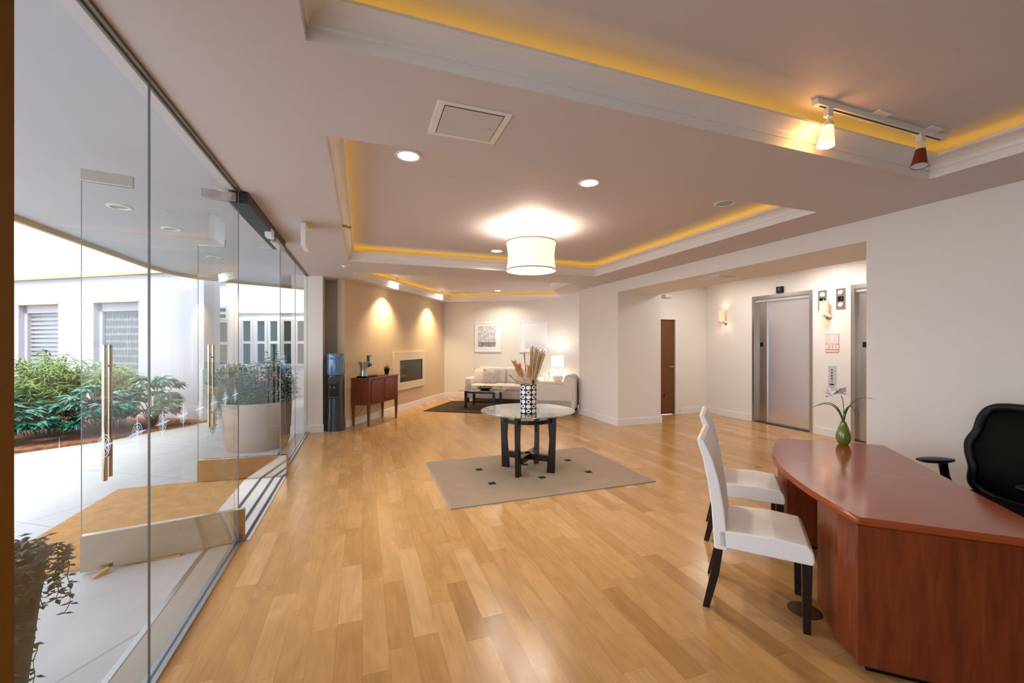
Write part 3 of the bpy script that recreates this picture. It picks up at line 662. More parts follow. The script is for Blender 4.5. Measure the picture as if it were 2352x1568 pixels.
# track lights
def track(label,a,b,z):
    a=Vector(a);b=Vector(b);L=(b-a).length; t=thing('track_rail',label,'track light rail',(a.x,a.y,z),math.atan2((b-a).y,(b-a).x))
    MB().box(0,L,-.018,.018,-.035,0).build('rail',PLATEW,t,bevel=.002); MB().box(.04,L-.04,-.006,.006,-.0362,-.034).build('slot',BLACK,t)
    return t
tr=track('white ceiling track rail with two spotlights at the upper right of the room',(2.456,1.665),(3.72,1.665),ZT)
for x in (.48,1.02): MB().box(x,x+.12,-.06,.06,-.008,0).build('mounting_plate',PLATEW,tr)
def spot(label,loc,d,shade,lit,power=0,scale=1.0,col=(1,.72,.42),grp='track spotlights in the near tray'):
    t=thing('track_spotlight',label,'spotlight',loc,0,grp); d=Vector(d).normalized()
    MB().box(-.022,.022,-.016,.016,-.05,0).build('adapter',PLATEW,t,bevel=.003)
    q=Vector((0,0,-.055)); MB().tube([(0,0,-.045),q+Vector((0,0,-.02)),q+Vector((0,0,-.03))+d*.02],.006,8).build('arm',PLATEW,t)
    h=MB().lathe([(0,0),(.026*scale,0),(.028*scale,-.02),(0,-.02)],24); s=MB().lathe([(.027*scale,-.02),(.045*scale,-.115*scale-.02),(.043*scale,-.115*scale-.02),(.025*scale,-.022)],28)
    g=MB().lathe([(.043*scale,-.112*scale-.02),(0,-.108*scale-.02)],24)
    Rm=(-d).to_track_quat('Z','Y').to_matrix().to_4x4(); Rm.translation=q+Vector((0,0,-.03))
    for mb in (h,s,g): bmesh.ops.transform(mb.bm,matrix=Rm,verts=mb.bm.verts)
    h.build('cap',PLATEW,t,smooth=True); s.build('glass_shade',shade,t,smooth=True); g.build('lens',BULB if lit else mat('unlit_lens',(.55,.60,.75),.2),t)
    if power:
        l=bpy.data.lights.new('spot_beam','SPOT'); l.energy=power; l.spot_size=math.radians(110); l.spot_blend=1.0; l.color=col; l.shadow_soft_size=.03
        o=bpy.data.objects.new('spot_beam',l); C.objects.link(o); o.location=Vector(loc)+q+d*(.16*scale)+Vector((0,0,-.03)); o.rotation_euler=(-d).to_track_quat('Z','Y').to_euler()
spot('lit amber glass spotlight glowing at the left end of the track rail',(2.57,1.665,ZT-.035),(-.1,.05,-1),GLOWG,True,5)
spot('unlit dark red spotlight at the right end of the track rail',(3.46,1.665,ZT-.035),(-.22,-.05,-1),AMBERD,False)
pl=bpy.data.lights.new('amber_glow','POINT'); pl.energy=1.2; pl.color=(1,.42,.12); pl.shadow_soft_size=.04; po=bpy.data.objects.new('amber_glow',pl); C.objects.link(po); po.location=(2.57,1.72,2.80)
for i,p in enumerate(((.70,9.20),(1.98,11.0))):
    pv=Vector(p); 
    spot(['lit white spotlight in the lounge tray above the sideboard','lit white spotlight in the lounge tray near the far left corner'][i],(p[0],p[1],ZT),(-U.x*.2,-U.y*.2,-1),CANLIT,True,110,1.15,(1,.78,.48),'spotlights washing the fireplace wall')
# elevator lobby diffuser
t=thing('air_diffuser','square white air vent in the soffit above the elevator lobby opening','vent',(4.98,4.78,2.54))
MB().box(-.20,.20,-.20,.20,-.008,0).build('frame',TRIM,t,bevel=.001)
m=MB(); 
for k in range(5): m.box(-.15+.06*k,-.13+.06*k,-.16,.16,-.02,-.006)
m.build('blades',TRIM,t); MB().box(-.165,.165,-.165,.165,-.010,-.007).build('throat',mat('vent_grey',(.35,.34,.35),.6),t)
area('lobby_fill',(6.6,4.6,2.90),(0,0,-1),.5,.5,20,(1,.93,.88),'DISK')  # unseen fill light added over the lobby, no fixture here
area('lobby_fill_left',(6.4,6.3,2.90),(0,0,-1),.5,.5,12,(1,.92,.84),'DISK')  # second added fill, towards the brown door
# ------------------------------------------------------------ elevators
def elevator(y0,y1,label,op=True):
    t=thing('elevator',label,'elevator door',(7.4,(y0+y1)/2,0)); w=(y1-y0)/2
    MB().box(-.012,.14,-w,-w+.055,0,2.5).box(-.012,.14,w-.055,w,0,2.5).box(-.012,.14,-w+.055,w-.055,2.43,2.5).build('frame',STEELD,t,bevel=.002)
    MB().box(.06,.075,w-.27,w-.055,.01,2.43).build('side_panel',STEELD,t)
    MB().box(.085,.11,-w+.055,w-.25,.015,2.40).build('door_panel',STEEL,t)
    MB().box(.02,.10,-w+.055,w-.055,2.38,2.43).build('lintel',mat('lintel_light',(.62,.64,.70),.3,.6),t)
    MB().box(-.0,.14,-w+.05,w-.05,0,.014).build('sill',BLACKM,t)
    MB().box(.054,.061,w-.19,w-.13,1.50,1.585).build('floor_number_plate',BLACK,t,bevel=.001)
    return t
elevator(5.05,6.247,'brushed steel elevator door, the whole one nearer the brown door')
elevator(3.25,4.446,'brushed steel elevator partly cut off by the right wall edge')
def onwall(name,label,cat,y,z,rz=0,group=None): return thing(name,label,cat,(7.4,y,z),rz,group)
t=onwall('hall_indicator','small black indicator box on the wall above the elevator lintel','indicator',5.64,2.51)
MB().box(-.05,0,-.06,.06,0,.12).build('housing',BLACK,t,bevel=.004); MB().box(-.052,-.05,-.02,.02,.05,.09).build('display',mat('indicator_lens',(.09,.09,.10),.2),t)
for i,y in enumerate((4.883,4.595)):
    t=onwall('elevator_lantern',['steel lantern panel with two round lights, nearer the whole elevator','steel lantern panel with two round lights, nearer the cut-off elevator'][i],'indicator panel',y,2.295,0,'elevator lantern panels')
    MB().box(-.012,0,-.072,.072,-.17,.17).build('plate',STEELD,t,bevel=.002)
    for z in (.10,-.10):
        m=MB(); m.lathe([(0,.022),(.03,.020),(.04,.006),(.04,0),(0,0)],24); bmesh.ops.rotate(m.bm,verts=m.bm.verts,matrix=Matrix.Rotation(-PI/2,3,'Y'),cent=(0,0,0)); bmesh.ops.translate(m.bm,verts=m.bm.verts,vec=(-.012,0,z)); m.build('round_light',mat('lantern_white',(.75,.75,.82),.3),t,smooth=True)
    MB().box(-.016,-.012,-.045,.045,-.04,.04).build('display',BLACK,t); MB().box(-.018,-.016,-.03 if i==0 else -.02,-.022 if i==0 else -.014,-.02 if i==0 else 0,.025 if i==0 else .01).build('lit_digit',LED,t)
def sconce(y,z,label):
    t=onwall('wall_sconce',label,'wall lamp',y,z,0,'elevator lobby wall sconces')
    m=MB().lathe([(0,.0),(.055,.0),(.055,.015),(.03,.03),(0,.03)],24); bmesh.ops.rotate(m.bm,verts=m.bm.verts,matrix=Matrix.Rotation(-PI/2,3,'Y'),cent=(0,0,0)); bmesh.ops.translate(m.bm,verts=m.bm.verts,vec=(0,0,-.13)); m.build('back_plate',NICK,t,smooth=True)
    MB().tube([(-.02,0,-.13),(-.10,0,-.14),(-.115,0,-.10)],.009,8).build('arm',NICK,t,smooth=True); MB().lathe([(0,-.12),(.022,-.115),(.018,-.09),(0,-.09)],14,(-.115,0)).build('socket',NICK,t,smooth=True)
    MB().lathe([(.068,-.09),(.068,.12),(.065,.12),(.065,-.09),(.068,-.09)],32,(-.115,0)).build('lamp_shade',SCON,t,smooth=True)
    pl=bpy.data.lights.new('sconce_bulb','POINT'); pl.energy=2.5; pl.color=(1,.72,.5); pl.shadow_soft_size=.03; o=bpy.data.objects.new('sconce_bulb',pl); C.objects.link(o); o.location=(7.285,y,z)
sconce(4.785,2.15,'cream cylinder sconce between the two elevators')
sconce(6.90,2.15,'cream cylinder sconce left of the whole elevator')
t=onwall('fire_notice','white evacuation notice with red border between the elevators','sign',4.73,1.563)
MB().box(-.006,0,-.105,.105,-.155,.155).build('board',mat('notice_red',(.78,.20,.12),.5),t)
m=MB(); m.box(-.0075,-.006,-.098,.098,-.005,.147).box(-.0075,-.006,-.098,.098,-.095,-.018).build('paper',mat('notice_paper',(.84,.78,.76),.6),t); MB().box(-.0075,-.006,-.098,.098,-.148,-.112).build('paper_band',mat('notice_band',(.80,.62,.58),.6),t)
m=MB()
for c in (-.05,.05):
    for k in range(5): m.box(-.009,-.0075,c-.032,c+.032,.125-.026*k,.131-.026*k)
m.box(-.009,-.0075,-.07,-.05,-.08,-.03).box(-.009,-.0075,-.02,.0,-.085,-.03).box(-.009,-.0075,.03,.06,-.08,-.035)
m.build('printed_lines',mat('notice_ink',(.62,.42,.40),.7),t)
t=onwall('call_station','silver elevator call button plate between the elevators','call panel',4.73,1.01)
MB().box(-.012,0,-.06,.06,-.18,.18).build('plate',mat('pale_steel',(.60,.66,.70),.35,.4),t,bevel=.004)
for k,z in enumerate((.11,.06,.01,-.04,-.085)):
    MB().box(-.016,-.012,-.014,.014,z-.012,z+.012).build('button',RED if k==4 else mat('button_dark%d'%k,(.10,.09,.10),.4),t,bevel=.002)
MB().box(-.014,-.012,-.035,.035,-.145,-.125).build('key_strip',BLACK,t)
# brown door
d=MB().box(5.62,6.52,7.47,7.51,.01,2.09).build('door_3',DOORW); st(d)
m=MB(); m.box(6.52,6.60,7.43,7.53,0,2.09).box(5.58,6.60,7.43,7.53,2.09,2.15).box(5.58,5.62,7.43,7.53,0,2.09); st(m.build('trim_11',TRIM))
h=MB().tube([(6.46,7.47,1.05),(6.46,7.41,1.05)],.011,10).tube([(6.46,7.415,1.05),(6.34,7.415,1.05)],.009,10).build('door_handle',NICK,d,smooth=True); MB().lathe([(0,0),(.03,0),(.03,.004),(0,.004)],16).build('door_stop_plate',BLACKM,d,loc=(6.25,7.468,.42)).rotation_euler.x=PI/2
m=MB().box(-.10,.10,-.10,0,-.03,.03); o=m.build('emergency_light',PLATEW,bevel=.012,loc=(6.28,7.45,2.60)); tag(o,'small white fixture high on the wall above the brown door','light fixture')
# ------------------------------------------------------------ fireplace wall
def onF(s,o,z): p=F0+V*s+U*o; return (p.x,p.y,z)
t=thing('fireplace','wall-mounted linear fireplace with dark glass and pale surround','fireplace',onF(2.49,0,0),VA)  # local x along wall, -y into room
m=MB(); m.box(-.77,-.52,-.045,0,.50,1.36).box(.64,.77,-.045,0,.50,1.36).box(-.52,.64,-.045,0,1.17,1.36).box(-.52,.64,-.045,0,.50,.655); m.build('surround',FSUR,t)
MB().box(-.52,.64,-.03,-.005,.655,1.17).build('glass_front',FBOX,t)
MB().box(-.52,.64,-.036,-.03,.655,.69).box(-.52,.64,-.036,-.03,1.14,1.17).box(-.52,-.495,-.036,-.03,.655,1.17).box(.615,.64,-.036,-.03,.655,1.17).build('firebox_frame',BLACKM,t)
MB().box(-.2,.35,-.031,-.0302,.74,.98).build('log_bed',mat('ember_dark',(.030,.022,.012),.4),t)
MB().box(-.78,.78,-.055,0,.485,.50).build('bottom_ledge',mat('ledge_tan',(.60,.50,.38),.5),t)  # ledge in a duller tan than the surround
o=MB().box(-.012,.012,-.02,0,-.05,.05).build('wall_sensor',PLATEW,bevel=.004,loc=onF(1.3,0,2.47),rz=VA); tag(o,'slim white sensor high on the fireplace wall','sensor')
# sideboard
t=thing('sideboard','reddish mahogany two-door sideboard on tapered legs against the fireplace wall','cabinet',onF(.695,.03,0),VA)
L=.53; Dp=.37
MB().box(-L-.02,L+.02,-Dp-.02,.0,.885,.912).build('top',MAHOG,t,bevel=.004)
MB().box(-L,L,-Dp,-.01,.40,.885).build('body',MAHOG,t,bevel=.003)
for sx in (-1,1):
    for sy in (0,1):
        x=sx*(L-.025); y=-.03 if sy else -Dp+.02
        m=MB(); q=[]
        for z,r in ((0,.015),(.40,.026),(.885,.027)): q.append([m.bm.verts.new((x+a*r,y+b*r,z)) for a,b in ((-1,-1),(1,-1),(1,1),(-1,1))])
        for a,b in zip(q,q[1:]):
            for k in range(4): m.bm.faces.new((a[k],a[(k+1)%4],b[(k+1)%4],b[k]))
        m.bm.faces.new(q[0][::-1]); m.bm.faces.new(q[-1]); m.build('leg',MAHOG,t)
for sx in (-1,1):
    x0,x1=(-.46,-.005) if sx<0 else (.005,.46)
    d=MB().box(x0,x0+.06,-Dp-.014,-Dp,.45,.85).box(x1-.06,x1,-Dp-.014,-Dp,.45,.85).box(x0,x1,-Dp-.014,-Dp,.45,.50).box(x0,x1,-Dp-.014,-Dp,.80,.85).box(x0+.05,x1-.05,-Dp-.006,-Dp,.49,.81).build('door',MAHOG,t,bevel=.002)
    MB().tube([(sx*.03,-Dp-.014,.66),(sx*.03,-Dp-.034,.66)],.011,12).build('knob',NICK,d,smooth=True)
p=onF(.30,.20,.912)
t=thing('beverage_dispenser','silver waisted coffee dispenser on a black base on the sideboard','dispenser',p,VA)
MB().lathe([(0,.03),(.075,.03),(.068,.08),(.062,.14),(.075,.22),(.10,.29),(.10,.305),(0,.305)],32).build('body',SILV,t,smooth=True)
MB().box(-.09,.28,-.12,.09,0,.03).build('base_tray',BLACK,t,bevel=.004)
MB().box(.07,.15,-.03,.03,.19,.26).build('spout_arm',BLACK,t,bevel=.005); MB().box(.14,.24,-.03,.03,.20,.42).build('control_head',mat('slate_plastic',(.07,.09,.10),.3),t,bevel=.008); MB().box(.155,.225,-.034,-.03,.26,.40).build('display',SILV,t)
o=MB().box(-.20,.20,-.12,.12,0,.012).box(-.20,.20,-.12,-.11,.012,.022).box(-.20,.20,.11,.12,.012,.022).build('serving_tray',mat('brown_tray',(.24,.12,.05),.4),loc=onF(.78,.20,.912),rz=VA); tag(o,'flat brown tray on the sideboard between dispenser and potted plant','tray')
p=onF(1.10,.22,.912)
tag(MB().lathe([(0,0),(.035,0),(.055,.09),(.062,.125),(.054,.125),(.048,.10),(0,.10)],24).build('black_plant_pot',BLACK,smooth=True,loc=p),'small black pot on the right end of the sideboard','plant pot')
m=MB()
for i in range(34):
    a=rnd.uniform(0,2*PI); e=rnd.uniform(.3,1.3); m.leaf((0,0,.10),(math.cos(a)*math.cos(e),math.sin(a)*math.cos(e),math.sin(e)),(0,0,1),rnd.uniform(.10,.17),.018,.6)
tag(m.build('potted_grass_plant',mat('spiky_leaf',(.16,.26,.06),.4),loc=p),'spiky green plant growing from the small black pot on the sideboard','plant')
m=MB(); c=Vector(onF(.55,.02,.0)); m.tube([onF(.5,.02,.42),onF(.56,.02,.3),onF(.44,.02,.20),onF(.28,.02,.16)],.004,6); tag(m.build('power_cord',mat('brown_cord',(.18,.10,.05),.6)),'thin brown power cord hanging behind the sideboard','cord')
# water cooler
t=thing('water_cooler','tall graphite water dispenser standing by the left pillar','water cooler',(-.452,8.165,0),-.35)
m=MB()
prof=[(.175,0),(.175,.06),(.158,.25),(.150,.62),(.150,.96),(.145,.99)]
m.lathe([(0,0)]+prof+[(0,.99)],40); m.build('body',COOL,t,smooth=True)
MB().box(-.06,.09,-.156,-.10,.58,.86).build('dispensing_recess',mat('recess_black',(.006,.006,.006),.4),t,bevel=.01)
MB().box(-.075,.105,-.160,-.12,.87,.97).build('upper_panel',mat('panel_grey',(.05,.06,.07),.25),t,bevel=.01)
for x in (-.02,.05): MB().tube([(x,-.15,.80),(x,-.175,.80),(x,-.175,.77)],.010,10).build('tap',CHROME,t,smooth=True)
MB().box(-.06,.09,-.17,-.12,.595,.615).build('drip_tray',CHROME,t,bevel=.004)
MB().lathe([(.085,.975),(.15,1.0),(.157,1.03),(.157,1.26),(.152,1.275),(.157,1.29),(.157,1.36),(.14,1.385),(0,1.39)],40).build('water_bottle',WATERB,t,smooth=True)
m=MB(); m.tube([(-.155,-.05,1.12),(-.175,-.05,1.16),(-.175,-.05,1.26),(-.155,-.05,1.30)],.012,8).build('bottle_handle',WATERB,t,smooth=True)
# ------------------------------------------------------------ far wall, sofa group
def onG(u,o,z): p=F1+U*u-V*o; return (p.x,p.y,z)
for i,(u0,u1) in enumerate(((.95,1.744),(2.255,3.066))):
    t=thing('framed_picture',['white-framed grey print above the sofa, the left one','white-framed very pale print above the sofa, the right one'][i],'picture',onG((u0+u1)/2,0,1.745),UA,'framed prints over the sofa')
    w2=(u1-u0)/2; hh=.42
    MB().box(-w2,w2,-.03,0,-hh,-hh+.03).box(-w2,w2,-.03,0,hh-.03,hh).box(-w2,-w2+.03,-.03,0,-hh+.03,hh-.03).box(w2-.03,w2,-.03,0,-hh+.03,hh-.03).build('frame',WFRAME,t,bevel=.002)
    MB().box(-w2+.03,w2-.03,-.018,0,-hh+.03,hh-.03).build('mat_board',MATTE,t)
    if i==0: MB().box(-w2+.10,w2-.17,-.020,-.017,-hh+.15,hh-.10).build('print',print_mat('grey_scene_print',0),t)
    else: MB().box(-w2+.18,w2-.06,-.020,-.017,-hh+.10,hh-.10).build('print',print_mat('pale_scene_print',1),t)
t=thing('sofa','cream two-seat sofa against the far wall under the two pictures','sofa',onG(1.99,.08,0),UA)
rbox(-1.0,1.0,-.88,-.05,.12,.34,.03).build('base',SOFA,t,smooth=True)
rbox(-.86,.86,-.26,0,.30,.90,.09,5).build('back_frame',SOFA,t,smooth=True)
for s in (-1,1): rbox(min(s*1.0,s*.83),max(s*1.0,s*.83),-.90,-.02,.12,.66,.05).build('arm',SOFA,t,smooth=True)
for s in (-1,1):
    rbox(min(s*.83,s*.005),max(s*.83,s*.005),-.90,-.20,.33,.49,.05).build('seat_cushion',SOFA,t,smooth=True)
    rbox(min(s*.82,s*.01),max(s*.82,s*.01),-.36,-.16,.48,.93,.09,5).build('back_cushion',SOFA,t,smooth=True)
for x in (-.92,.92):
    for y in (-.84,-.1): MB().box(x-.03,x+.03,y-.03,y+.03,0,.125).build('leg',ESPR,t)
def pillow(label,loc,rz,tilt,mm,w=.42,grp=None):
    m=MB(); N=8; g=[[None]*(N+1) for _ in range(N+1)]; b=[[None]*(N+1) for _ in range(N+1)]
    for i in range(N+1):
        for j in range(N+1):
            u=i/N*2-1;v=j/N*2-1; th=.075*(max(0,(1-u*u)*(1-v*v)))**.45; x=u*w/2*(1-.07*(1-abs(v)));z=v*w/2*(1-.07*(1-abs(u)))
            x=u*w/2*(1-.06*(1-v*v)); z=v*w/2*(1-.06*(1-u*u))
            g[i][j]=m.bm.verts.new((x,-th,z)); b[i][j]=g[i][j] if (i in(0,N) or j in(0,N)) else m.bm.verts.new((x,th,z))
    for i in range(N):
        for j in range(N):
            m.bm.faces.new((g[i][j],g[i+1][j],g[i+1][j+1],g[i][j+1])); m.bm.faces.new((b[i][j],b[i][j+1],b[i+1][j+1],b[i+1][j]))
    o=m.build('throw_pillow',mm,smooth=True,loc=loc); o.rotation_euler=(tilt,0,rz); tag(o,label,'pillow',grp); return o
pillow('plain cream pillow leaning at the left arm of the sofa',onG(1.32,.56,.68),UA+.15,-.22,PILLW,.42)
pillow('large script-printed pillow on the left half of the sofa',onG(1.60,.66,.68),UA-.1,-.3,PRINTP,.42)
pillow('script-printed pillow on the right half of the sofa, half hidden by the dotted vase',onG(2.50,.62,.67),UA+.05,-.3,PRINTP,.40)
# armchair turned to the fireplace
a0=Vector((4.36,8.02))
t=thing('armchair','cream armchair seen side-on at the end of the centre wall','armchair',(a0.x,a0.y,0),UA)   # local: x back along -U .. , y towards far wall
rbox(-.93,-.02,.0,.86,.12,.34,.03).build('base',SOFA,t,smooth=True)
for y0,y1 in ((0,.17),(.69,.86)): rbox(-.95,-.05,y0,y1,.12,.655,.05).build('arm',SOFA,t,smooth=True)
m=MB(); m.extr([(-.26,.30),(0,.12),(.0,.80),(-.10,.86),(-.20,.84)],'y',.02,.84); bmesh.ops.bevel(m.bm,geom=list(m.bm.edges),offset=.03,segments=3,affect='EDGES'); m.build('back_frame',SOFA,t,smooth=True)
rbox(-.93,-.24,.17,.69,.33,.49,.05).build('seat_cushion',SOFA,t,smooth=True)
m=MB(); m.extr([(-.36,.47),(-.20,.47),(-.12,.80),(-.26,.86)],'y',.17,.69); bmesh.ops.bevel(m.bm,geom=list(m.bm.edges),offset=.04,segments=4,affect='EDGES'); m.build('back_cushion',SOFA,t,smooth=True)
for x in (-.88,-.06):
    for y in (.06,.80): MB().box(x-.03,x+.03,y-.03,y+.03,0,.125).build('leg',ESPR,t)
t=thing('side_table','pale square side table between sofa and armchair under the lamp','side table',onG(3.36,.45,0),UA)
MB().box(-.24,.24,-.24,.24,.50,.54).build('top',PLATEW,t,bevel=.004)
for x in (-.2,.2):
    for y in (-.2,.2): MB().box(x-.02,x+.02,y-.02,y+.02,0,.5).build('leg',PLATEW,t)
t=thing('table_lamp','round-bodied cream table lamp with bright white shade beside the sofa','lamp',onG(3.40,.45,.54))
MB().lathe([(0,0),(.07,0),(.12,.05),(.145,.12),(.12,.20),(.05,.26),(.02,.28),(0,.28)],32).build('base',LAMPB,t,smooth=True)
MB().tube([(0,0,.27),(0,0,.46)],.006,8).build('stem',NICK,t); MB().lathe([(.165,.42),(.155,.70),(.152,.70),(.162,.42),(.165,.42)],36).build('lamp_shade',LAMPW,t,smooth=True)
pl=bpy.data.lights.new('table_lamp_bulb','POINT'); pl.energy=12; pl.color=(1,.92,.86); pl.shadow_soft_size=.08; o=bpy.data.objects.new('table_lamp_bulb',pl); C.objects.link(o); q=onG(3.40,.45,1.10); o.location=q
m=MB(); m.tube([(0,0,0),(.02,0,.16),(-.02,0,.28)],.004,6)
for z in (.08,.14,.20,.25): m.lathe([(0,z-.012),(.016,z),(0,z+.012)],8,(rnd.uniform(-.03,.03),0))
tag(m.build('twig_ornament',STEM,loc=onG(3.19,.55,.54)),'small dark berried twig ornament in front of the table lamp','ornament')
# lounge rug, coffee table, bowl
rc=Vector((1.33,9.74)); t=MB().prism([tuple(rc),tuple(rc+U*2.35),tuple(rc+U*2.35+V*1.73),tuple(rc+V*1.73)],0,.014).build('lounge_rug',DRUG,bevel=.004); tag(t,'dark brown patterned rug under the low coffee table','rug')
lp=Vector((2.343,9.786)); t=thing('coffee_table','low square-legged coffee table with glass top on the dark rug','coffee table',(lp.x,lp.y,.014),UA)
for x in (0,.70):
    for y in (0,.60): MB().box(x-.028,x+.028,y-.028,y+.028,0,.415).build('leg',ESPR,t)
MB().box(.03,.67,-.012,.012,.355,.41).box(.03,.67,.588,.612,.355,.41).build('rail',ESPR,t)
MB().box(.03,.67,.588,.612,.04,.09).build('lower_rail',ESPR,t)
MB().box(-.16,.92,-.14,.74,.415,.427).build('glass_top',TGLASS,t,bevel=.002)
bp_=lp+U*.42+V*.2
t=thing('wave_bowl','black bowl with scalloped gold rim on the coffee table','bowl',(bp_.x,bp_.y,.441))
MB().lathe([(0,0),(.10,0),(.11,.012),(.17,.035),(.22,.065),(.215,.068),(.165,.045),(0,.02)],40).build('bowl_body',BLACK,t,smooth=True)
m=MB(); pts=[((.218+.008*math.sin(11*a))*math.cos(a),(.218+.008*math.sin(11*a))*math.sin(a),.07+.008*math.sin(11*a)) for a in [2*PI*k/88 for k in range(89)]]; m.tube(pts,.007,6); m.build('scalloped_rim',GOLDR,t,smooth=True)
# ------------------------------------------------------------ centre rug + round table
t=thing('area_rug','taupe rectangular rug with black squares under the round glass table','rug',(1.945,4.665,0))
MB().box(-1.15,1.15,-.795,.795,0,.010).build('field',RUG,t); MB().box(-1.165,1.165,-.81,-.795,0,.012).box(-1.165,1.165,.795,.81,0,.012).box(-1.165,-1.15,-.795,.795,0,.012).box(1.15,1.165,-.795,.795,0,.012).build('binding',RUGE,t)
for x in (-.594,.01,.62):
    for y in (-.262,.275): MB().box(x-.04,x+.04,y-.04,y+.04,.010,.0115).build('black_square',BLKSQ,t)
t=thing('round_table','round glass-topped table with four dark plank legs on the taupe rug','table',(1.915,4.745,.010),0)
MB().lathe([(0,.722),(.572,.722),(.577,.727),(.572,.734),(0,.734)],72).build('glass_top',TGLASS,t,smooth=True)
gm=MB(); gm.lathe([(.5765,.725),(.579,.7275),(.5765,.7305)],72); gm.build('glass_rim',mat('green_glass_rim',(.20,.30,.26),.1),t,smooth=True)
for k in range(4):
    a=PI/4+k*PI/2+.02; c,s=math.cos(a),math.sin(a); m=MB()
    prof=[(.25,0),(.345,0),(.365,.715),(.255,.715),(.285,.40)]   # radius, z
    w2=.022; A=[m.bm.verts.new((r*c-w2*s,r*s+w2*c,z)) for r,z in prof]; B=[m.bm.verts.new((r*c+w2*s,r*s-w2*c,z)) for r,z in prof]
    m.bm.faces.new(A); m.bm.faces.new(B[::-1])
    for i in range(5): j=(i+1)%5; m.bm.faces.new((A[i],B[i],B[j],A[j]))
    m.build('leg',ESPR,t,bevel=.003)
    m=MB(); m.tube([(0,0,.17),(.27*c,.27*s,.17)],.052,4,True); bmesh.ops.scale(m.bm,vec=(1,1,1),verts=m.bm.verts); m.build('stretcher',ESPR,t)
MB().lathe([(.318,.605),(.318,.650),(.29,.650),(.29,.605),(.318,.605)],56).build('ring_apron',ESPR,t)
vx,vy,vz=1.845,4.55,.745
tag(MB().lathe([(0,0),(.093,0),(.096,.01),(.098,.33),(.090,.33),(.088,.30),(0,.29)],48).build('dotted_vase',vase_material(),smooth=True,loc=(vx,vy,vz)),'black cylinder vase with white dots and rings on the round glass table','vase')
t=thing('reed_bundle','thick bundle of straight brown dried reeds leaning right in the dotted vase','dried reeds',(vx,vy,vz))
for i in range(90):
    a=rnd.uniform(0,2*PI); r=math.sqrt(rnd.random()); tp=Vector((.120+.092*r*math.cos(a),.0+.07*r*math.sin(a),.72+rnd.uniform(-.05,.045)-.03*r*math.cos(a)))
    MB().tube([(.035+.02*r*math.cos(a),.02*r*math.sin(a),.26),tp],rnd.uniform(.0035,.006),5).build('reed',REED if i%3 else mat('pale_reed%d'%i,(.68,.56,.38),.8),t)
def plume(label,dx,dy,h,wide,mm,n=70):
    o=MB(); base=Vector((dx*.12,dy*.12,.26)); tp=Vector((dx,dy,h)); o.tube([base,tp],.0025,5)
    for i in range(n):
        u=rnd.uniform(.5,1); p=base.lerp(tp,u); a=rnd.uniform(0,2*PI); d=(tp-base).normalized()+Vector((math.cos(a),math.sin(a),0))*wide
        o.leaf(p,d,(0,1,.2),.07*rnd.uniform(.6,1.2),.006,.2)
    tag(o.build('dried_plume',mm,loc=(vx,vy,vz)),label,'dried grass','dried grasses in the dotted vase')
plume('dried orange wheat spray leaning far left in the dotted vase',-.17,.02,.58,.5,PLUME,170)
plume('dried orange wheat spray just right of the far-left one in the dotted vase',-.11,.03,.54,.5,PLUME,150)
plume('upright pale dried grass stem between wheat and reeds in the dotted vase',-.06,-.02,.66,.15,WHEAT,60)
plume('short orange dried spray close to the reed bundle in the dotted vase',-.01,-.03,.52,.45,PLUME,120)
plume('thin pale dried grass drooping low at the left rim of the dotted vase',-.22,-.03,.42,.2,WHEAT,30)
o=MB().lathe([(0,0),(.012,.01),(.014,.03),(0,.055)],10).build('seed_pod',BLACK,smooth=True,loc=(vx+.035,vy-.05,vz+.34)); tag(o,'dark teardrop seed pod at the rim of the dotted vase','seed pod')
# ------------------------------------------------------------ desk
dA=Vector((2.205,1.295)); du=Vector((.677,.736)).normalized(); dn=Vector((du.y,-du.x)); dl=1.84; dd=.735
t=thing('reception_desk','large glossy cherry bow-front reception desk at the right of the room','desk',(dA.x,dA.y,0),math.atan2(du.y,du.x))  # local x along front, -y towards back
def bow(off,n=20,x0=0,x1=dl):
    return [(x, off+.175*(1-((2*x/dl-1)**2))) for x in [x0+(x1-x0)*k/n for k in range(n+1)]]
m=MB(); top=[(0,-dd)]+bow(0)+[(dl,-dd)]
def ins(pts,e): # shrink the outline slightly for the chamfer
    cx_=dl/2; cy_=-.3
    return [(x+(e if x<.01 else(-e if x>dl-.01 else 0)),y-(e if y>-dd+.01 else -e)) for x,y in pts]
a=[m.bm.verts.new((x,y,.690)) for x,y in ins(top,.012)]; b=[m.bm.verts.new((x,y,.700)) for x,y in top]; c=[m.bm.verts.new((x,y,.718)) for x,y in top]; d=[m.bm.verts.new((x,y,.730)) for x,y in ins(top,.012)]
k=len(top); m.bm.faces.new(a[::-1]); m.bm.faces.new(d)
for r,s_ in ((a,b),(b,c),(c,d)):
    for i in range(k): m.bm.faces.new((r[i],r[(i+1)%k],s_[(i+1)%k],s_[i]))
m.build('desk_top',CHERRYT,t)
MB().box(.008,.04,-dd+.02,-.002,.03,.690).build('end_panel',CHERRY,t); MB().box(dl-.04,dl-.008,-dd+.02,-.002,.03,.690).build('end_panel',CHERRY,t)
for x0,x1 in ((.04,.52),(dl-.52,dl-.04)):
    fr=bow(-.02,8,x0,x1); fr=[(x,min(y,.035)) for x,y in fr]
    MB().prism([(x0,-.60)]+fr+[(x1,-.60)],.03,.690).build('pedestal',CHERRY,t)
MB().box(.52,dl-.52,-.30,-.27,.03,.690).build('modesty_panel',CHERRY,t)
MB().box(.03,.5,-.6,-.04,0,.03).box(dl-.5,dl-.03,-.6,-.04,0,.03).build('plinth',BLACK,t)
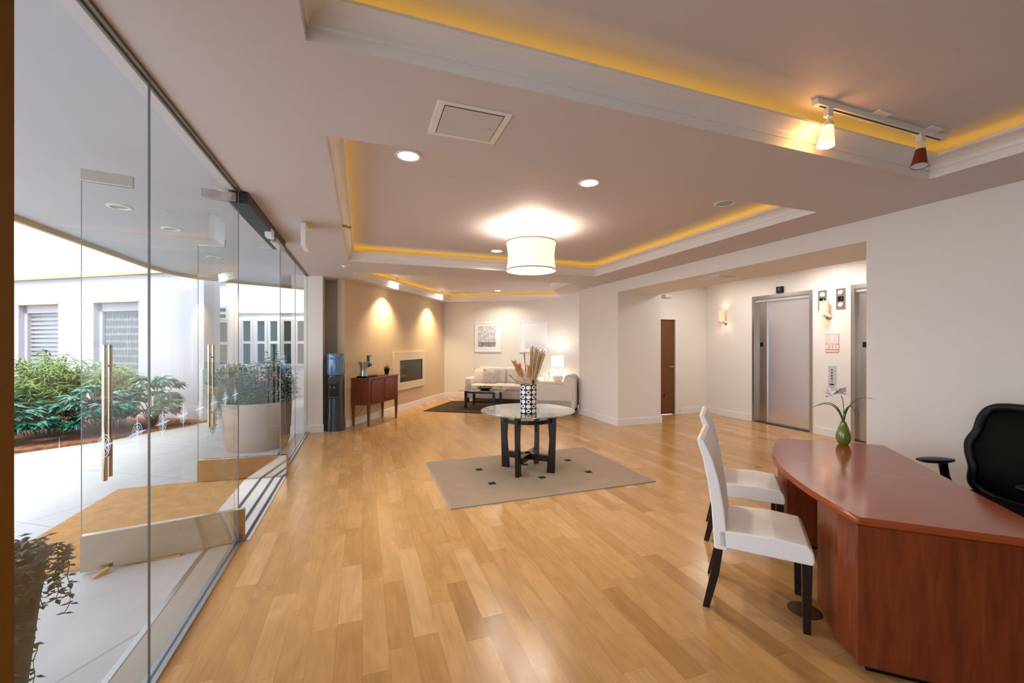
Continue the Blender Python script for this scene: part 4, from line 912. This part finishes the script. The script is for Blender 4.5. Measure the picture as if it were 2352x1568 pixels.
o=MB().lathe([(0,0),(.028,0),(.040,.012),(.053,.05),(.050,.085),(.034,.14),(.020,.178),(.021,.186),(.015,.186),(.013,.15),(0,.14)],40).build('green_bud_vase',GREENC,smooth=True,loc=(3.705,2.283,.73)); tag(o,'small glossy green teardrop vase on the reception desk','vase')
t=thing('orchid_stem','white artificial bloom with arching grass blades in the green vase','flower',(3.705,2.283,.73))
rt=Vector((.941,-.339,0)); 
def arc(pts,r,nm,mm): 
    P=[rt*x+Vector((0,0,z)) for x,z in pts]; m=MB(); m.tube(P,r,6); return m.build(nm,mm,t,smooth=True)
BL=mat('olive_blade',(.10,.12,.035),.45)
def curve(p0,p1,p2,p3,n=14):
    r=[]
    for k in range(n+1):
        u=k/n; r.append(tuple(sum(b*c for b,c in zip(((1-u)**3,3*u*(1-u)**2,3*u*u*(1-u),u**3),q)) for q in zip(p0,p1,p2,p3)))
    return r
n_=15
for c_ in (curve((0,.17),(-.02,.30),(-.09,.40),(-.25,.30)),curve((0,.17),(-.03,.29),(-.09,.37),(-.235,.31)),curve((.003,.17),(.01,.30),(.09,.42),(.26,.37)),curve((.005,.25),(.04,.34),(.08,.33),(.10,.24))):
    arc(c_,[.006*(1-.75*k/14) for k in range(15)],'grass_blade',BL)
arc(curve((0,.17),(.0,.28),(.01,.35),(-.02,.40)),.003,'stem',mat('mauve_stem',(.25,.16,.15),.6))
m=MB()
for i in range(34):
    a=rnd.uniform(0,2*PI); e=rnd.uniform(-.3,1.2); cpos=(rt*(-.03 if i%3 else -.10))+Vector((0,0,.42 if i%3 else .40)); m.leaf(cpos,(math.cos(a)*math.cos(e),math.sin(a)*math.cos(e),math.sin(e)),(0,0,1),.072,.055,.15)
m.build('bloom',WHITEP,t)
# floor outlet
t=thing('floor_outlet','round bronze floor outlet cover under the near cream chair','floor outlet',(2.42,1.70,0)); MB().lathe([(0,0),(.085,0),(.085,.003),(.078,.005),(0,.005)],36).build('cover',OUTB,t,smooth=True); MB().box(-.022,.022,-.006,.006,.005,.0062).build('slot',mat('slot_metal',(.4,.36,.3),.4,.8),t)
# ------------------------------------------------------------ dining chairs
def cream_chair(label,loc,rz):
    t=thing('parsons_chair',label,'chair',(loc[0],loc[1],0),rz,'cream leather chairs at the reception desk')
    W2=.225
    # seat
    m=MB(); pr=[(.02,.375),(.475,.375),(.480,.40),(.475,.445),(.45,.475),(.30,.487),(.02,.475)]
    m.extr(pr,'y',-W2-.005,W2+.005); m.build('seat',LEATH,t,bevel=.010,seg=3)
    # back: leaning, slight S, top a little flared backwards
    cl_=[(.035,.36),(.030,.45),(.018,.60),(-.005,.75),(-.035,.88),(-.075,.985)]; th=[.036,.036,.034,.032,.028,.020]
    m=MB(); fr=[(x+h_,z) for (x,z),h_ in zip(cl_,th)]; bk=[(x-h_,z) for (x,z),h_ in zip(cl_,th)]
    m.extr(fr+[(-.078,1.004)]+bk[::-1],'y',-W2-.005,W2+.005)
    m.build('backrest',LEATH,t,bevel=.009,seg=3)
    for s in (-1,1):
        y=s*(W2-.025)
        m=MB(); q=[]
        for z,x,r in ((0,-.045,.018),(.10,-.022,.020),(.22,.004,.022),(.37,.022,.024)): q.append([m.bm.verts.new((x+a*r,y+b*r,z)) for a,b in ((-1,-1),(1,-1),(1,1),(-1,1))])
        for a,b in zip(q,q[1:]):
            for k in range(4): m.bm.faces.new((a[k],a[(k+1)%4],b[(k+1)%4],b[k]))
        m.bm.faces.new(q[0][::-1]); m.bm.faces.new(q[-1]); m.build('leg',ESPR,t,bevel=.003)
        m=MB(); q=[]
        for z,r in ((0,.0165),(.38,.024)): q.append([m.bm.verts.new((.445+a*r,y+b*r,z)) for a,b in ((-1,-1),(1,-1),(1,1),(-1,1))])
        for k in range(4): m.bm.faces.new((q[0][k],q[0][(k+1)%4],q[1][(k+1)%4],q[1][k]))
        m.bm.faces.new(q[0][::-1]); m.bm.faces.new(q[1]); m.build('leg',ESPR,t,bevel=.003)
    return t
ca=math.atan2(-.75,.661)
c1=cream_chair('cream leather chair with dark legs at the desk, the nearer of the pair',(2.10,2.03),ca)
c2=copy_tree(c1); c2.location=(2.74,2.68,0); c2.rotation_euler.z=ca+.03; c2['label']='cream leather chair with dark legs at the desk, the farther of the pair'
# ------------------------------------------------------------ office chair
F=Vector((-.94,.34)); t=thing('office_chair','black mesh office chair behind the reception desk','office chair',(3.81,1.50,0),math.atan2(F.y,F.x))
def bez(P,n=8):
    r=[]
    k=len(P)
    for i in range(k):
        p0,p1,p2,p3=[Vector(P[(i+j-1)%k]) for j in range(4)]
        for q in range(n):
            u=q/n; r.append(.5*((2*p1)+(-p0+p2)*u+(2*p0-5*p1+4*p2-p3)*u*u+(-p0+3*p1-3*p2+p3)*u**3))
    return r
out=[(.0,1.115),(.17,1.11),(.25,1.085),(.275,1.02),(.27,.93),(.295,.85),(.285,.78),(.25,.68),(.235,.55),(.0,.50)]
outl=out+[(-y,z) for y,z in out[-2:0:-1]]
cv=bez(outl,6)
def backx(z): return -.20-.16*((z-.55)/.6)+.05*math.sin((z-.55)/.6*PI)
m=MB(); pts=[Vector((backx(p.y),p.x,p.y)) for p in cv]; pts.append(pts[0]); pts.append(pts[1]); m.tube(pts,.032,10,ref=(1,0,0)); m.build('back_frame',BLACK,t,smooth=True)
m=MB(); vs=[m.bm.verts.new((backx(p.y),p.x*.97,.55+(p.y-.55)*.98+.005)) for p in cv]; cc=m.bm.verts.new((backx(.85)+.02,0,.85))
for i in range(len(vs)): m.bm.faces.new((vs[i],vs[(i+1)%len(vs)],cc))
ob=m.build('back_mesh',MESH,t,smooth=True); sd=ob.modifiers.new('s','SOLIDIFY'); sd.thickness=.006
m=MB(); m.tube([(-.25,-.20,.76),(-.29,-.1,.74),(-.29,.1,.74),(-.25,.20,.76)],.03,8); m.build('lumbar_bar',BLACK,t,smooth=True)
rbox(-.24,.28,-.27,.27,.44,.52,.028).build('seat',MESH,t,smooth=True)
for s in (-1,1):
    m=MB().lathe([(0,-.012),(.10,-.012),(.132,.0),(.13,.01),(.09,.016),(0,.016)],36); bmesh.ops.scale(m.bm,vec=(1,.42,1),verts=m.bm.verts); bmesh.ops.translate(m.bm,vec=(.02,s*.30,.712),verts=m.bm.verts); m.build('armrest',BLACK,t,smooth=True)
    m=MB(); m.tube([(-.03,s*.30,.71),(-.06,s*.31,.60),(-.10,s*.28,.46),(-.08,s*.1,.42)],[.028,.026,.024,.024],8); m.build('arm_support',BLACK,t,smooth=True)
m=MB(); m.tube([(-.14,0,.44),(-.26,0,.50),(-.29,0,.74)],.035,8); m.build('spine',BLACK,t,smooth=True)
MB().lathe([(0,.08),(.03,.08),(.028,.30),(.06,.40),(.10,.44),(0,.44)],20).build('gas_lift',BLACK,t,smooth=True)
for k in range(5):
    a=k*2*PI/5; l_=MB().tube([(0,0,.10),(.16*math.cos(a),.16*math.sin(a),.10),(.30*math.cos(a),.30*math.sin(a),.075)],[.03,.022,.016],8).build('base_leg',BLACK,t,smooth=True)
    m=MB(); m.lathe([(0,-.02),(.028,-.02),(.028,.02),(0,.02)],16); bmesh.ops.rotate(m.bm,verts=m.bm.verts,matrix=Matrix.Rotation(PI/2,3,'X')@Matrix.Rotation(0,3,'Z'),cent=(0,0,0)); bmesh.ops.translate(m.bm,verts=m.bm.verts,vec=(.30*math.cos(a),.30*math.sin(a),.03)); m.build('caster',BLACK,l_,smooth=True)
